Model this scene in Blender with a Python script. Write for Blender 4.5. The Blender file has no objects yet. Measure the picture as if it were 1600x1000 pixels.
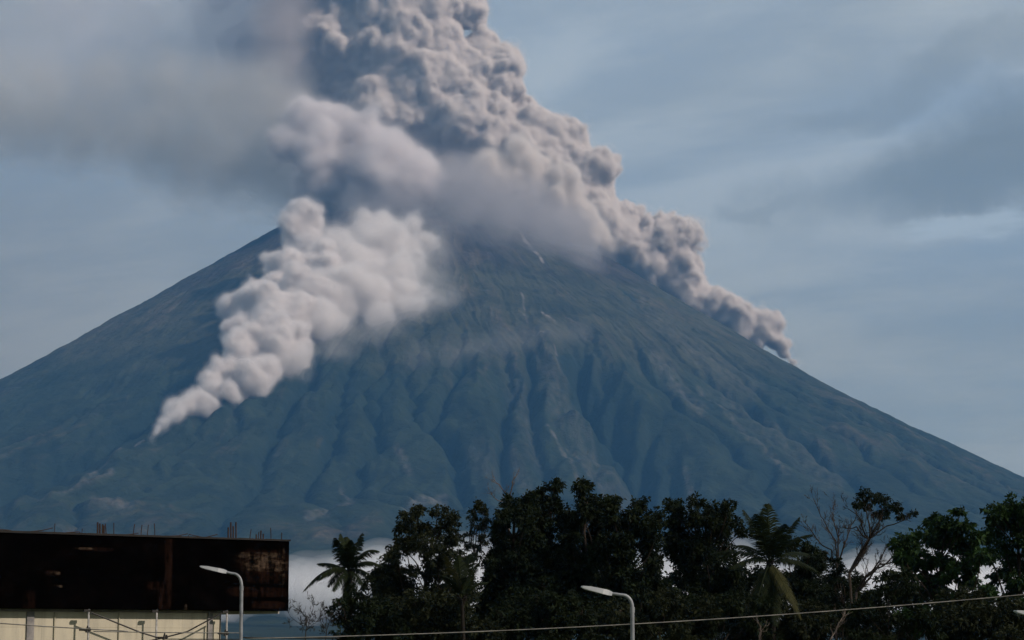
import bpy, bmesh, math, random
import numpy as np
from mathutils import Vector, Matrix

S = bpy.context.scene
COL = S.collection

# ---------------------------------------------------------------- camera
F_PX = 3416.0                     # focal length in pixels of the 1600 px wide photograph
PITCH = math.atan(510.0 / F_PX)
EYE = 5.0
cam_d = bpy.data.cameras.new('camera')
cam_d.sensor_width = 36.0
cam_d.lens = F_PX / 1600.0 * 36.0
cam_d.clip_start = 0.5
cam_d.clip_end = 80000.0
cam = bpy.data.objects.new('camera', cam_d)
COL.objects.link(cam)
cam.location = (0, 0, EYE)
cam.rotation_euler = (math.pi / 2 + PITCH, 0, 0)
S.camera = cam

# ---------------------------------------------------------------- sun, sky, exposure
SUN_EL = math.radians(36)
SUN_AZ = math.radians(114)        # clockwise from +Y: to the right and behind the camera
SUN_STRENGTH = 3.2
SKY_STRENGTH = 0.10
EXPOSURE = 0.6

sun_d = bpy.data.lights.new('sun', 'SUN')
sun_d.energy = SUN_STRENGTH
sun_d.angle = math.radians(0.6)
sun_d.color = (1.0, 0.86, 0.76)
sun = bpy.data.objects.new('sun', sun_d)
COL.objects.link(sun)
to_sun = Vector((math.sin(SUN_AZ) * math.cos(SUN_EL), math.cos(SUN_AZ) * math.cos(SUN_EL), math.sin(SUN_EL)))
sun.rotation_euler = to_sun.to_track_quat('Z', 'Y').to_euler()
sun.location = (60, -40, 60)

W = bpy.data.worlds.new('World')
S.world = W
W.use_nodes = True


class NT:
    """A short way to write node trees."""
    def __init__(self, tree):
        self.t = tree

    def n(self, kind, ins=None, **props):
        nd = self.t.nodes.new(kind)
        for k, v in props.items():
            setattr(nd, k, v)
        for k, v in (ins or {}).items():
            self.put(nd, k, v)
        return nd

    def put(self, nd, k, v):
        s = nd.inputs[k]
        if isinstance(v, bpy.types.NodeSocket):
            self.t.links.new(v, s)
        elif isinstance(v, bpy.types.Node):
            self.t.links.new(v.outputs[0], s)
        else:
            s.default_value = v

    def math(self, op, a, b=0.0, c=0.0, clamp=False):
        nd = self.n('ShaderNodeMath', {0: a, 1: b, 2: c}, operation=op, use_clamp=clamp)
        return nd.outputs[0]

    def vmath(self, op, a, b=(0, 0, 0)):
        nd = self.n('ShaderNodeVectorMath', {0: a, 1: b}, operation=op)
        return nd.outputs['Value'] if op in ('DOT_PRODUCT', 'LENGTH', 'DISTANCE') else nd.outputs[0]

    def mix(self, fac, a, b, blend='MIX'):
        nd = self.n('ShaderNodeMix', data_type='RGBA', blend_type=blend)
        self.put(nd, 0, fac)
        self.put(nd, 6, a)
        self.put(nd, 7, b)
        return nd.outputs[2]

    def noise(self, vec, scale, detail=4.0, rough=0.55, dist=0.0):
        nd = self.n('ShaderNodeTexNoise', {'Scale': scale, 'Detail': detail, 'Roughness': rough, 'Distortion': dist})
        if vec is not None:
            self.put(nd, 'Vector', vec)
        return nd.outputs[0]

    def ramp(self, fac, stops):
        nd = self.n('ShaderNodeValToRGB')
        self.put(nd, 0, fac)
        cr = nd.color_ramp
        while len(cr.elements) < len(stops):
            cr.elements.new(0.5)
        for e, (p, c) in zip(cr.elements, stops):
            e.position = p
            e.color = c if len(c) == 4 else (*c, 1)
        return nd.outputs[0]

    def maprange(self, v, a, b, c=0.0, d=1.0, smooth=True):
        nd = self.n('ShaderNodeMapRange', {0: v, 1: a, 2: b, 3: c, 4: d})
        nd.interpolation_type = 'SMOOTHSTEP' if smooth else 'LINEAR'
        return nd.outputs[0]


def build_sky():
    t = W.node_tree
    t.nodes.clear()
    N = NT(t)
    sky = N.n('ShaderNodeTexSky', sky_type='NISHITA', sun_disc=False)
    sky.sun_elevation = SUN_EL
    sky.sun_rotation = SUN_AZ
    sky.air_density = 1.0
    sky.dust_density = 1.2
    sky.ozone_density = 1.5
    tc = N.n('ShaderNodeTexCoord')
    d = tc.outputs['Generated']
    sep = N.n('ShaderNodeSeparateXYZ', {0: d})
    dx, dy, dz = sep.outputs
    # stratus sheet: directions projected on a flat layer
    zz = N.math('MAXIMUM', N.math('ADD', dz, 0.26), 0.05)
    u = N.math('DIVIDE', dx, zz)
    v = N.math('DIVIDE', dy, zz)
    layer = N.n('ShaderNodeCombineXYZ', {0: N.math('MULTIPLY', u, 0.75), 1: N.math('ADD', v, N.math('MULTIPLY', u, 0.25)), 2: 3.7}).outputs[0]
    n1 = N.noise(layer, 1.5, 5.0, 0.5, 0.3)
    n2 = N.noise(layer, 4.2, 6.0, 0.55, 0.3)
    n3 = N.noise(N.n('ShaderNodeVectorMath', {0: layer, 1: (5.0, 8.0, 1.0)}, operation='MULTIPLY').outputs[0], 1.0, 7.0, 0.62, 0.5)
    n2 = N.math('ADD', N.math('MULTIPLY', n2, 0.72), N.math('MULTIPLY', n3, 0.28))
    cover = N.maprange(N.math('ADD', N.math('MULTIPLY', n1, 0.7), N.math('MULTIPLY', n2, 0.3)), 0.36, 0.62)
    low = N.mix(N.maprange(n2, 0.38, 0.62), (1.95, 1.92, 1.6, 1), (2.75, 2.64, 2.15, 1))
    high = N.mix(N.maprange(n2, 0.38, 0.62), (2.45, 2.60, 2.55, 1), (3.5, 3.6, 3.4, 1))
    pale = N.mix(N.maprange(dz, 0.10, 0.24), low, high)
    veil = N.mix(N.math('ADD', N.math('MULTIPLY', cover, 0.22), 0.76), sky.outputs[0], pale)
    # the darker bank low on the right, with torn pale gaps under it
    wob = N.n('ShaderNodeVectorMath', {0: N.n('ShaderNodeTexNoise', {'Vector': d, 'Scale': 9.0, 'Detail': 6.0, 'Roughness': 0.6}).outputs['Color'], 1: (0.5, 0.5, 0.5)}, operation='SUBTRACT').outputs[0]
    dw = N.vmath('ADD', d, N.n('ShaderNodeVectorMath', {0: wob, 1: (0.16, 0.0, 0.07)}, operation='MULTIPLY').outputs[0])
    sw = N.n('ShaderNodeSeparateXYZ', {0: dw})
    ax, az = sw.outputs[0], sw.outputs[2]

    def bank(x, z, sx, sz, tilt, soft=1.0):
        qx = N.math('SUBTRACT', ax, x)
        qz = N.math('SUBTRACT', N.math('SUBTRACT', az, z), N.math('MULTIPLY', qx, tilt))
        e = N.math('ADD', N.math('POWER', N.math('ABSOLUTE', N.math('DIVIDE', qx, sx)), 2.0), N.math('POWER', N.math('ABSOLUTE', N.math('DIVIDE', qz, sz)), 2.0))
        return N.maprange(e, 1.0 + 0.5 * soft, max(0.05, 0.9 - 0.85 * soft))

    front = N.maprange(dy, 0.2, 0.6)
    b1 = bank(0.215, 0.215, 0.085, 0.026, 0.20, 1.0)
    b2 = bank(0.135, 0.194, 0.02, 0.005, 0.1)
    b3 = bank(0.16, 0.243, 0.05, 0.009, 0.25)
    b4 = bank(0.22, 0.257, 0.07, 0.010, 0.15)
    dark = N.math('MAXIMUM', b1, N.math('MAXIMUM', N.math('MULTIPLY', b2, 0.5), N.math('MAXIMUM', N.math('MULTIPLY', b3, 0.45), N.math('MULTIPLY', b4, 0.4))))
    dark = N.math('MULTIPLY', N.math('MULTIPLY', dark, front), 0.8)
    side = N.math('MULTIPLY', N.maprange(dx, 0.02, -0.26), front)
    veil = N.mix(1.0, veil, N.mix(side, (1, 1, 1, 1), (0.86, 0.80, 0.74, 1)), 'MULTIPLY')
    dark = N.math('MULTIPLY', dark, N.maprange(n3, 0.25, 0.55, 0.55, 1.0))
    gap = N.math('MULTIPLY', N.math('MULTIPLY', bank(0.20, 0.186, 0.03, 0.008, 0.1, 0.9), N.maprange(n3, 0.42, 0.6)), front)
    dark = N.math('MULTIPLY', dark, N.math('SUBTRACT', 1.0, gap))
    veil = N.mix(N.math('MULTIPLY', gap, 0.8), veil, (3.4, 3.7, 3.7, 1))
    banks = N.mix(dark, veil, (1.36, 1.38, 1.15, 1))
    bg = N.n('ShaderNodeBackground', {0: banks, 1: SKY_STRENGTH})
    out = N.n('ShaderNodeOutputWorld', {0: bg})


build_sky()

S.view_settings.view_transform = 'Standard'
S.view_settings.look = 'None'
S.view_settings.gamma = 1.0
S.view_settings.use_curve_mapping = False
S.view_settings.exposure = EXPOSURE
S.render.engine = 'CYCLES'
cy = S.cycles
cy.max_bounces = 9
cy.diffuse_bounces = 2
cy.glossy_bounces = 2
cy.transmission_bounces = 2
cy.volume_bounces = 7
cy.transparent_max_bounces = 128
cy.use_adaptive_sampling = True
cy.adaptive_threshold = 0.02
cy.adaptive_min_samples = 16
cy.use_denoising = True
try:
    cy.denoiser = 'OPENIMAGEDENOISE'
except Exception:
    pass
cy.sample_clamp_indirect = 6.0
cy.caustics_reflective = False
cy.caustics_refractive = False


# ---------------------------------------------------------------- helpers
def at(px, py, Y):
    """The point at distance Y in front of the camera that the photograph shows at pixel (px, py)."""
    u = (px - 800.0) / F_PX
    v = (500.0 - py) / F_PX
    dx, dy, dz = u, math.cos(PITCH) - v * math.sin(PITCH), math.sin(PITCH) + v * math.cos(PITCH)
    return Vector((dx / dy * Y, Y, EYE + dz / dy * Y))


def to_px(X, Y, Z):
    Z = Z - EYE
    df = Y * math.cos(PITCH) + Z * math.sin(PITCH)
    up = -Y * math.sin(PITCH) + Z * math.cos(PITCH)
    return 800.0 + F_PX * X / df, 500.0 - F_PX * up / df


def mesh_np(name, verts, faces, mats=(), mat_idx=None, smooth=False, attrs=None):
    """A mesh from numpy arrays; faces is (n, 3) or (n, 4)."""
    verts = np.asarray(verts, np.float32)
    faces = np.asarray(faces, np.int32)
    me = bpy.data.meshes.new(name)
    me.vertices.add(len(verts))
    me.vertices.foreach_set('co', verts.ravel())
    k = faces.shape[1]
    me.loops.add(faces.size)
    me.loops.foreach_set('vertex_index', faces.ravel())
    me.polygons.add(len(faces))
    me.polygons.foreach_set('loop_start', np.arange(0, faces.size, k, dtype=np.int32))
    for m in mats:
        me.materials.append(m)
    if mat_idx is not None:
        me.polygons.foreach_set('material_index', np.asarray(mat_idx, np.int32))
    if smooth:
        me.polygons.foreach_set('use_smooth', np.ones(len(faces), bool))
    for an, av in (attrs or {}).items():
        a = me.attributes.new(an, 'FLOAT', 'POINT')
        a.data.foreach_set('value', np.asarray(av, np.float32))
    me.update(calc_edges=True)
    me.validate()
    return me


def put(name, me, parent=None, loc=None):
    o = bpy.data.objects.new(name, me)
    COL.objects.link(o)
    if parent is not None:
        o.parent = parent
    if loc is not None:
        o.location = loc
    return o


def tag(o, label=None, cat=None, group=None, kind=None):
    if label:
        o['label'] = label
    if cat:
        o['category'] = cat
    if group:
        o['group'] = group
    if kind:
        o['kind'] = kind
    return o


def material(name):
    m = bpy.data.materials.new(name)
    m.use_nodes = True
    m.node_tree.nodes.clear()
    N = NT(m.node_tree)
    out = N.n('ShaderNodeOutputMaterial')
    return m, N, out


def principled(N, out, color, rough=0.8, spec=0.3, metal=0.0, normal=None):
    p = N.n('ShaderNodeBsdfPrincipled', {'Base Color': color, 'Roughness': rough, 'Specular IOR Level': spec, 'Metallic': metal})
    if normal is not None:
        N.put(p, 'Normal', normal)
    N.put(out, 'Surface', p)
    return p


_rng = np.random.default_rng(5)
_PERM = _rng.permutation(256)
_PERM = np.concatenate([_PERM, _PERM, _PERM])
_G2 = np.stack([np.cos(np.arange(256) * 2.399), np.sin(np.arange(256) * 2.399)], 1)


def perlin2(x, y, px=None):
    """Gradient noise in about -0.7..0.7; px wraps x."""
    xi = np.floor(x).astype(np.int64)
    yi = np.floor(y).astype(np.int64)
    fx = x - xi
    fy = y - yi
    sx = fx * fx * fx * (fx * (fx * 6 - 15) + 10)
    sy = fy * fy * fy * (fy * (fy * 6 - 15) + 10)

    def g(i, j, a, b):
        if px:
            i = np.mod(i, px)
        h = _PERM[(_PERM[np.mod(i, 256)] + np.mod(j, 256)) % 256]
        v = _G2[h]
        return v[..., 0] * a + v[..., 1] * b
    n00 = g(xi, yi, fx, fy)
    n10 = g(xi + 1, yi, fx - 1, fy)
    n01 = g(xi, yi + 1, fx, fy - 1)
    n11 = g(xi + 1, yi + 1, fx - 1, fy - 1)
    a = n00 + sx * (n10 - n00)
    b = n01 + sx * (n11 - n01)
    return a + sy * (b - a)


def lattice_noise(shape, cell, rng):
    """Smooth value noise in -1..1 on a 3-D grid, one random value every `cell` grid steps."""
    out = rng.uniform(-1, 1, [int(s / cell) + 4 for s in shape]).astype(np.float32)
    for ax, s in enumerate(shape):
        x = np.arange(s) / cell + rng.uniform(0, 0.99)
        i = np.floor(x).astype(int) + 1
        t = (x - np.floor(x)).astype(np.float32)
        sh = [1, 1, 1]
        sh[ax] = s
        t = t.reshape(sh)
        p0, p1, p2, p3 = (np.take(out, np.clip(i + k, 0, out.shape[ax] - 1), axis=ax) for k in (-1, 0, 1, 2))
        # cubic B-spline, sharpened a little
        w0 = (1 - t) ** 3 / 6
        w1 = (3 * t ** 3 - 6 * t ** 2 + 4) / 6
        w2 = (-3 * t ** 3 + 3 * t ** 2 + 3 * t + 1) / 6
        w3 = t ** 3 / 6
        out = (p0 * w0 + p1 * w1 + p2 * w2 + p3 * w3) * 1.25
    return out


def surface_nets(Fd, org, h, iso=0.0):
    """The closed surface where the field equals iso (inside is below it): vertices and quads."""
    Fd = np.pad(Fd, 1, constant_values=1e4)
    org = np.asarray(org, np.float64) - h
    ins = Fd < iso
    c = ins[:-1, :-1, :-1].astype(np.int8)
    tot = c.copy()
    for i in (0, 1):
        for j in (0, 1):
            for k in (0, 1):
                if i or j or k:
                    tot += ins[i:ins.shape[0] - 1 + i, j:ins.shape[1] - 1 + j, k:ins.shape[2] - 1 + k]
    act = (tot > 0) & (tot < 8)
    idx = np.argwhere(act)
    vid = np.full(act.shape, -1, np.int32)
    vid[act] = np.arange(len(idx))
    acc = np.zeros((len(idx), 3))
    cnt = np.zeros(len(idx))
    corners = [(i, j, k) for i in (0, 1) for j in (0, 1) for k in (0, 1)]
    val = {q: Fd[idx[:, 0] + q[0], idx[:, 1] + q[1], idx[:, 2] + q[2]] - iso for q in corners}
    for a in corners:
        for ax in range(3):
            if a[ax] == 0:
                b = list(a)
                b[ax] = 1
                b = tuple(b)
                va, vb = val[a], val[b]
                m = (va < 0) != (vb < 0)
                t = np.where(m, va / np.where(m, va - vb, 1), 0)
                p = np.array(a, float)[None, :].repeat(len(idx), 0)
                p[:, ax] += t
                acc += p * m[:, None]
                cnt += m
    V = org + (idx + acc / cnt[:, None]) * h
    quads = []
    for ax in range(3):
        a = [slice(1, -1)] * 3
        b = [slice(1, -1)] * 3
        a[ax] = slice(0, -1)
        b[ax] = slice(1, None)
        s0 = ins[tuple(a)]
        s1 = ins[tuple(b)]
        o1, o2 = [q for q in range(3) if q != ax]
        e = np.argwhere(s0 != s1)
        flip = s0[e[:, 0], e[:, 1], e[:, 2]]
        base = e.copy()
        base[:, o1] += 1
        base[:, o2] += 1

        def cell(d1, d2):
            q = base.copy()
            q[:, o1] -= d1
            q[:, o2] -= d2
            return vid[q[:, 0], q[:, 1], q[:, 2]]
        q = np.stack([cell(1, 1), cell(0, 1), cell(0, 0), cell(1, 0)], 1)
        if ax == 1:
            flip = ~flip
        q[~flip] = q[~flip][:, ::-1]
        quads.append(q)
    return V, np.concatenate(quads)
# ---------------------------------------------------------------- the volcano
AXIS = (-477.0, 11000.0)
PROF_R = np.array([0, 130, 390, 715, 942, 1160, 1430, 1885, 2112, 2421, 2762, 3071, 3800, 4600, 6000, 8000.0])
PROF_Z = np.array([2400, 2365, 2311, 2084, 1954, 1809, 1642, 1357, 1223, 1046, 879, 711, 470, 270, 60, -12.0])


def profile(r):
    h = np.interp(r, PROF_R, PROF_Z)
    # round the corners of the polyline
    for d in (60.0, 120.0):
        h = 0.5 * h + 0.25 * (np.interp(np.abs(r - d), PROF_R, PROF_Z) + np.interp(r + d, PROF_R, PROF_Z))
    return h


def seg_dist(px, py, pts):
    """Distance in the picture to a polyline, signed side and the place along it (0..1)."""
    best = np.full(px.shape, 1e9)
    side = np.zeros(px.shape)
    along = np.zeros(px.shape)
    n = len(pts) - 1
    for i in range(n):
        x0, y0 = pts[i]
        x1, y1 = pts[i + 1]
        dx, dy = x1 - x0, y1 - y0
        L2 = dx * dx + dy * dy
        t = np.clip(((px - x0) * dx + (py - y0) * dy) / L2, 0, 1)
        d = np.hypot(px - x0 - t * dx, py - y0 - t * dy)
        m = d < best
        best = np.where(m, d, best)
        side = np.where(m, np.sign((px - x0) * dy - (py - y0) * dx), side)
        along = np.where(m, (i + t) / n, along)
    return best, side, along


def build_mountain():
    th = np.concatenate([np.linspace(-math.pi / 2 - 1.95, -math.pi / 2 + 1.95, 1300), np.linspace(-math.pi / 2 + 1.95, 1.5 * math.pi - 1.95, 150)[1:-1]])
    r = np.concatenate([np.linspace(0, 1, 520) ** 0.9 * 4900, np.linspace(4900, 8000, 60)[1:]])
    r[0] = 3
    R, T = np.meshgrid(r, th)
    H = profile(R)
    X = AXIS[0] + R * np.cos(T)
    Y = AXIS[1] + R * np.sin(T)
    px, py = to_px(X, Y, H)
    front = np.sin(T) < 0.35
    # radial gullies: noise stretched down the slope, finer and finer, wandering a little
    tn = (T + math.pi) / (2 * math.pi)
    wander = 0.016 * perlin2(tn * 14, R / 800, 14) + 0.008 * perlin2(tn * 50, R / 330, 50)
    tw = tn + wander
    grow = np.clip((R - 600) / 2300, 0, 1) ** 1.4
    fade = np.clip((6500 - R) / 2500, 0, 1)
    D = np.zeros_like(R)
    gul = np.zeros_like(R)
    for fr, rl, amp in ((7, 2600, 46), (17, 1500, 34), (41, 900, 17), (110, 600, 10), (220, 400, 8), (440, 260, 6)):
        n = perlin2(tw * fr + 0.37 * fr, R / rl + fr * 1.7, fr)
        rid = 1 - np.abs(n) * 2.6                       # sharp crests
        if fr in (17, 41, 110):
            n2 = perlin2(tw * fr + 0.11 * fr, R / rl * 1.3 + 40 + fr, fr)
            rid = 0.6 * rid - 0.8 * (1 - np.abs(n2) * 2.6)   # and sharp cuts
        patch = 1.0 if fr < 15 else np.clip(0.8 + 1.8 * perlin2(tn * 7 + fr, R / 1100 + fr, 7), 0.1, 1.7)
        D += amp * patch * (rid - 0.2) * grow * fade
        gul += rid * (amp ** 0.5)
    # erosion roughness
    xs, ys = X / 140, Y / 140
    for o in range(5):
        D += 15 / 1.75 ** o * perlin2(xs * 2 ** o + 7 * o, ys * 2 ** o + R / 400) * np.clip(R / 900, 0.15, 1) * fade
    # keep the outline of the cone clean: full relief only on the faces turned to the town
    facing = 0.30 + 0.70 * np.clip((-np.sin(T) - 0.10) * 1.7, 0, 1)
    D = (D - 10 * grow * fade) * facing
    # the ridges and ravines one can tell apart on the side that faces the town
    w1 = 26 * perlin2(px / 60, py / 60) + 14 * perlin2(px / 24, py / 24) + 6 * perlin2(px / 10, py / 10)
    pxx = px + w1
    pyy = py + 10 * perlin2(px / 40 + 9, py / 40)
    feats = [  # polyline, width px, height m (negative cuts)
        ([(838, 515), (868, 590), (893, 650), (940, 700), (985, 745), (1000, 790)], 28, 62),
        ([(905, 560), (925, 630), (975, 700), (1020, 760), (1060, 840)], 52, -140),
        ([(905, 500), (950, 560), (1010, 640), (1060, 700), (1110, 760)], 30, 40),
        ([(720, 560), (700, 610), (672, 650)], 9, -22),
        ([(672, 650), (715, 700), (727, 760), (735, 800)], 14, -40),
        ([(795, 590), (788, 660), (780, 720), (800, 770)], 12, -34),
        ([(745, 560), (752, 620), (760, 690)], 22, 32),
        ([(830, 560), (822, 640), (850, 720)], 12, -24),
        ([(400, 628), (330, 664), (240, 704), (160, 745), (110, 785), (40, 815)], 24, 34),
        ([(300, 600), (200, 680), (110, 725), (0, 790)], 26, -36),
        ([(500, 560), (430, 680), (380, 770), (330, 830)], 22, -28),
        ([(560, 560), (520, 660), (480, 760)], 16, -22),
        ([(610, 570), (590, 680), (545, 770)], 13, -18),
        ([(1060, 600), (1130, 680), (1200, 740)], 11, -26),
        ([(1100, 580), (1190, 640), (1290, 720), (1400, 790)], 10, -32),
        ([(1000, 540), (1060, 600), (1150, 700), (1250, 780)], 16, 26),
        ([(1180, 590), (1290, 650), (1420, 730)], 12, 20),
        ([(965, 445), (985, 465), (1000, 480)], 5, -16),
    ]
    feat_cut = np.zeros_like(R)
    for pts, w, hgt in feats:
        d, sd, al = seg_dist(pxx, pyy, pts)
        ww = w * (0.55 + 0.9 * al)
        g = np.maximum(0, 1 - d / (1.7 * ww)) ** 1.4 * np.clip(0.85 + 0.9 * perlin2(px / 34 + hgt, py / 34), 0.2, 1.4)
        ends = np.clip(al / 0.12, 0, 1) ** 0.7
        D += 1.15 * hgt * g * front * (0.3 + 0.7 * ends)
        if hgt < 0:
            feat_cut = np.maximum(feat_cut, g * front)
    Z = H + D * np.clip(R / 350, 0, 1)
    # the broad ravine right of the middle ridge, coloured darker
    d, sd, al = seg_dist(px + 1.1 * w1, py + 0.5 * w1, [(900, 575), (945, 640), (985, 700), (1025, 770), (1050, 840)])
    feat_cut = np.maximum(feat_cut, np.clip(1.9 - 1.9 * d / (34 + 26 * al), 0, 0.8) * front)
    # running water: let it flow ring by ring down the slope and cut where it gathers
    nT, nR = R.shape
    dth = np.abs(np.diff(T[:, 0], append=T[0, 0] + 2 * math.pi))
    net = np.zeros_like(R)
    er = np.random.default_rng(3)
    for rnd in range(3):
        rough = Z + 9.0 * perlin2(tw * 700 + rnd * 31, R / 60 + rnd * 17, 700) + er.normal(size=Z.shape) * 1.2
        flow = np.ones(nT)
        acc = np.zeros_like(R)
        rows = np.arange(nT)
        for j in range(1, nR - 1):
            nxt = np.stack([np.roll(rough[:, j + 1], 1), rough[:, j + 1], np.roll(rough[:, j + 1], -1)])
            pick = np.argmin(nxt, axis=0) - 1
            f2 = np.zeros(nT)
            np.add.at(f2, (rows + pick) % nT, flow)
            flow = f2 * (R[0, j] / R[0, j + 1]) * 0.997 + 1.0
            acc[:, j + 1] = flow
        lf = np.clip(np.log(np.maximum(acc, 1) / 60.0) / 3.2, 0, 1.3)
        cut = lf ** 1.2 * (1 + 23 * np.clip((R - 900) / 1900, 0, 1) ** 1.2) * fade * facing * np.clip(0.75 + 1.3 * perlin2(tn * 9 + 3, R / 1500, 9), 0.1, 1.7) * (1.0, 0.6, 0.4)[rnd]
        step = (R * dth[:, None]) * 0.62
        for _ in range(16):
            cut = np.maximum(cut, np.maximum(np.roll(cut, 1, 0), np.roll(cut, -1, 0)) - step)
        for _ in range(2):
            cut = 0.5 * cut + 0.25 * (np.roll(cut, 1, 0) + np.roll(cut, -1, 0))
        Z = Z - cut
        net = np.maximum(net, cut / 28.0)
    Z = Z + 6 * facing * grow * fade
    Z = np.maximum(Z, -25)
    # scars: pale bare lahar tracks and the fresh rockfall line under the summit
    scar = np.zeros_like(R)
    for pts, w, a in [
        ([(792, 345), (820, 375), (847, 408)], 2.6, 1.6),
        ([(812, 460), (822, 510)], 1.6, 0.6), ([(848, 487), (866, 503)], 2.2, 1.2), ([(837, 540), (852, 534)], 2, 0.6), ([(868, 552), (872, 560)], 2.4, 1.0),
        ([(640, 790), (655, 772), (690, 762)], 13, 0.9), ([(480, 808), (520, 792), (545, 780)], 10, 0.6), ([(538, 740), (548, 765)], 6, 0.5),
        ([(858, 660), (880, 700), (915, 745)], 3, 0.8), ([(885, 690), (935, 740), (985, 800)], 3, 0.5), ([(800, 700), (830, 760)], 10, 0.35),
        ([(213, 703), (226, 697)], 2.0, 1.2), ([(135, 770), (150, 745), (190, 720)], 5, 0.7), ([(60, 800), (120, 780), (170, 755)], 6, 0.55),
        ([(150, 795), (200, 805)], 12, 0.5), ([(1090, 600), (1160, 670), (1230, 740)], 5, 0.5), ([(1070, 730), (1085, 790)], 8, 0.55), ([(960, 600), (1000, 690)], 6, 0.0),
        ([(1030, 560), (1090, 640)], 16, 0.25), ([(852, 560), (878, 640), (925, 710), (980, 765)], 24, 0.16), ([(1120, 600), (1210, 680), (1300, 750)], 22, 0.25), ([(790, 560), (820, 640), (835, 700)], 20, 0.12), ([(740, 700), (780, 740)], 22, 0.2), ([(1000, 470), (1080, 540), (1180, 600)], 20, 0.12), ([(620, 690), (640, 720)], 8, 0.4),
    ]:
        d, sd, al = seg_dist(px + 0.35 * w1, py, pts)
        br = np.clip(0.6 + 1.3 * perlin2(px / 7, py / 7), 0, 1.4)
        a = a * (0.55 if pts[0][1] > 560 else 1.0)
        scar = np.maximum(scar, a * np.clip(1 - d / w, 0, 1) ** 0.6 * br * front)
    nr, nt_ = len(r), len(th)
    V = np.stack([X, Y, Z], -1).reshape(-1, 3)
    ii = np.arange(nt_)[:, None] * nr + np.arange(nr - 1)[None, :]
    jj = ((np.arange(nt_) + 1) % nt_)[:, None] * nr + np.arange(nr - 1)[None, :]
    faces = np.stack([ii, ii + 1, jj + 1, jj], -1).reshape(-1, 4)
    m, N, out = material('volcano_slope')
    at_s = N.n('ShaderNodeAttribute', attribute_name='scar').outputs['Fac']
    at_g = N.n('ShaderNodeAttribute', attribute_name='gully').outputs['Fac']
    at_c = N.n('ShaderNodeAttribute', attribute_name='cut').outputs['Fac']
    at_r = N.n('ShaderNodeAttribute', attribute_name='radius').outputs['Fac']
    at_t = N.n('ShaderNodeAttribute', attribute_name='turn').outputs['Fac']
    geo = N.n('ShaderNodeNewGeometry')
    pos = geo.outputs['Position']
    big = N.noise(pos, 1 / 520.0, 5, 0.6)
    fine = N.noise(pos, 1 / 70.0, 7, 0.7)
    streak_v = N.n('ShaderNodeCombineXYZ', {0: N.math('MULTIPLY', at_t, 260.0), 1: N.math('MULTIPLY', at_r, 1 / 500.0), 2: 0.0}).outputs[0]
    streak = N.noise(streak_v, 1.0, 6, 0.62, 0.4)
    ash = N.mix(streak, (0.024, 0.021, 0.021, 1), (0.080, 0.063, 0.053, 1))
    grass = N.mix(streak, (0.022, 0.026, 0.016, 1), (0.074, 0.072, 0.042, 1))
    wood = N.mix(fine, (0.007, 0.015, 0.010, 1), (0.034, 0.043, 0.024, 1))
    # by height: bare ash, then grass, then forest, in tongues
    hgt = N.math('ADD', at_r, N.math('ADD', N.math('MULTIPLY', N.math('SUBTRACT', big, 0.5), 1500.0), N.math('MULTIPLY', N.math('SUBTRACT', streak, 0.5), 900.0)))
    c1 = N.mix(N.maprange(hgt, 900, 1500), ash, grass)
    c2 = N.mix(N.maprange(hgt, 1750, 2500), c1, wood)
    bare = N.math('MULTIPLY', N.maprange(N.math('ADD', N.math('MULTIPLY', at_g, 0.5), N.math('MULTIPLY', streak, 0.6)), 0.58, 0.85), N.maprange(fine, 0.3, 0.65))
    c3 = N.mix(N.math('MULTIPLY', bare, 0.75), c2, (0.115, 0.088, 0.068, 1))
    mid = N.noise(pos, 1 / 190.0, 8, 0.68, 0.6)
    c3 = N.mix(N.math('MULTIPLY', N.maprange(mid, 0.42, 0.62), 0.75), c3, N.mix(1.0, c3, (0.42, 0.45, 0.44, 1), 'MULTIPLY'))
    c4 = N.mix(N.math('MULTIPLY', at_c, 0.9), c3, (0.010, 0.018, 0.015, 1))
    c5 = N.mix(N.math('MINIMUM', at_s, 1.0), c4, (0.22, 0.20, 0.185, 1))
    bump = N.n('ShaderNodeBump', {'Strength': 1.0, 'Distance': 22.0, 'Height': N.math('ADD', fine, N.math('MULTIPLY', streak, 0.6))})
    principled(N, out, c5, 0.95, 0.05, 0.0, bump)
    g = (gul - gul.min()) / (gul.max() - gul.min())
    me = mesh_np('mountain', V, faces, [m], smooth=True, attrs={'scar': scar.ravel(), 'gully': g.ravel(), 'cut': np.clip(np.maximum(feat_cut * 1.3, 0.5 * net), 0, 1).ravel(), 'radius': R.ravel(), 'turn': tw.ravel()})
    o = put('mountain', me)
    tag(o, 'tall smoking cone of the volcano with furrowed blue green slopes', 'volcano', kind='structure')


build_mountain()


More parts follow.
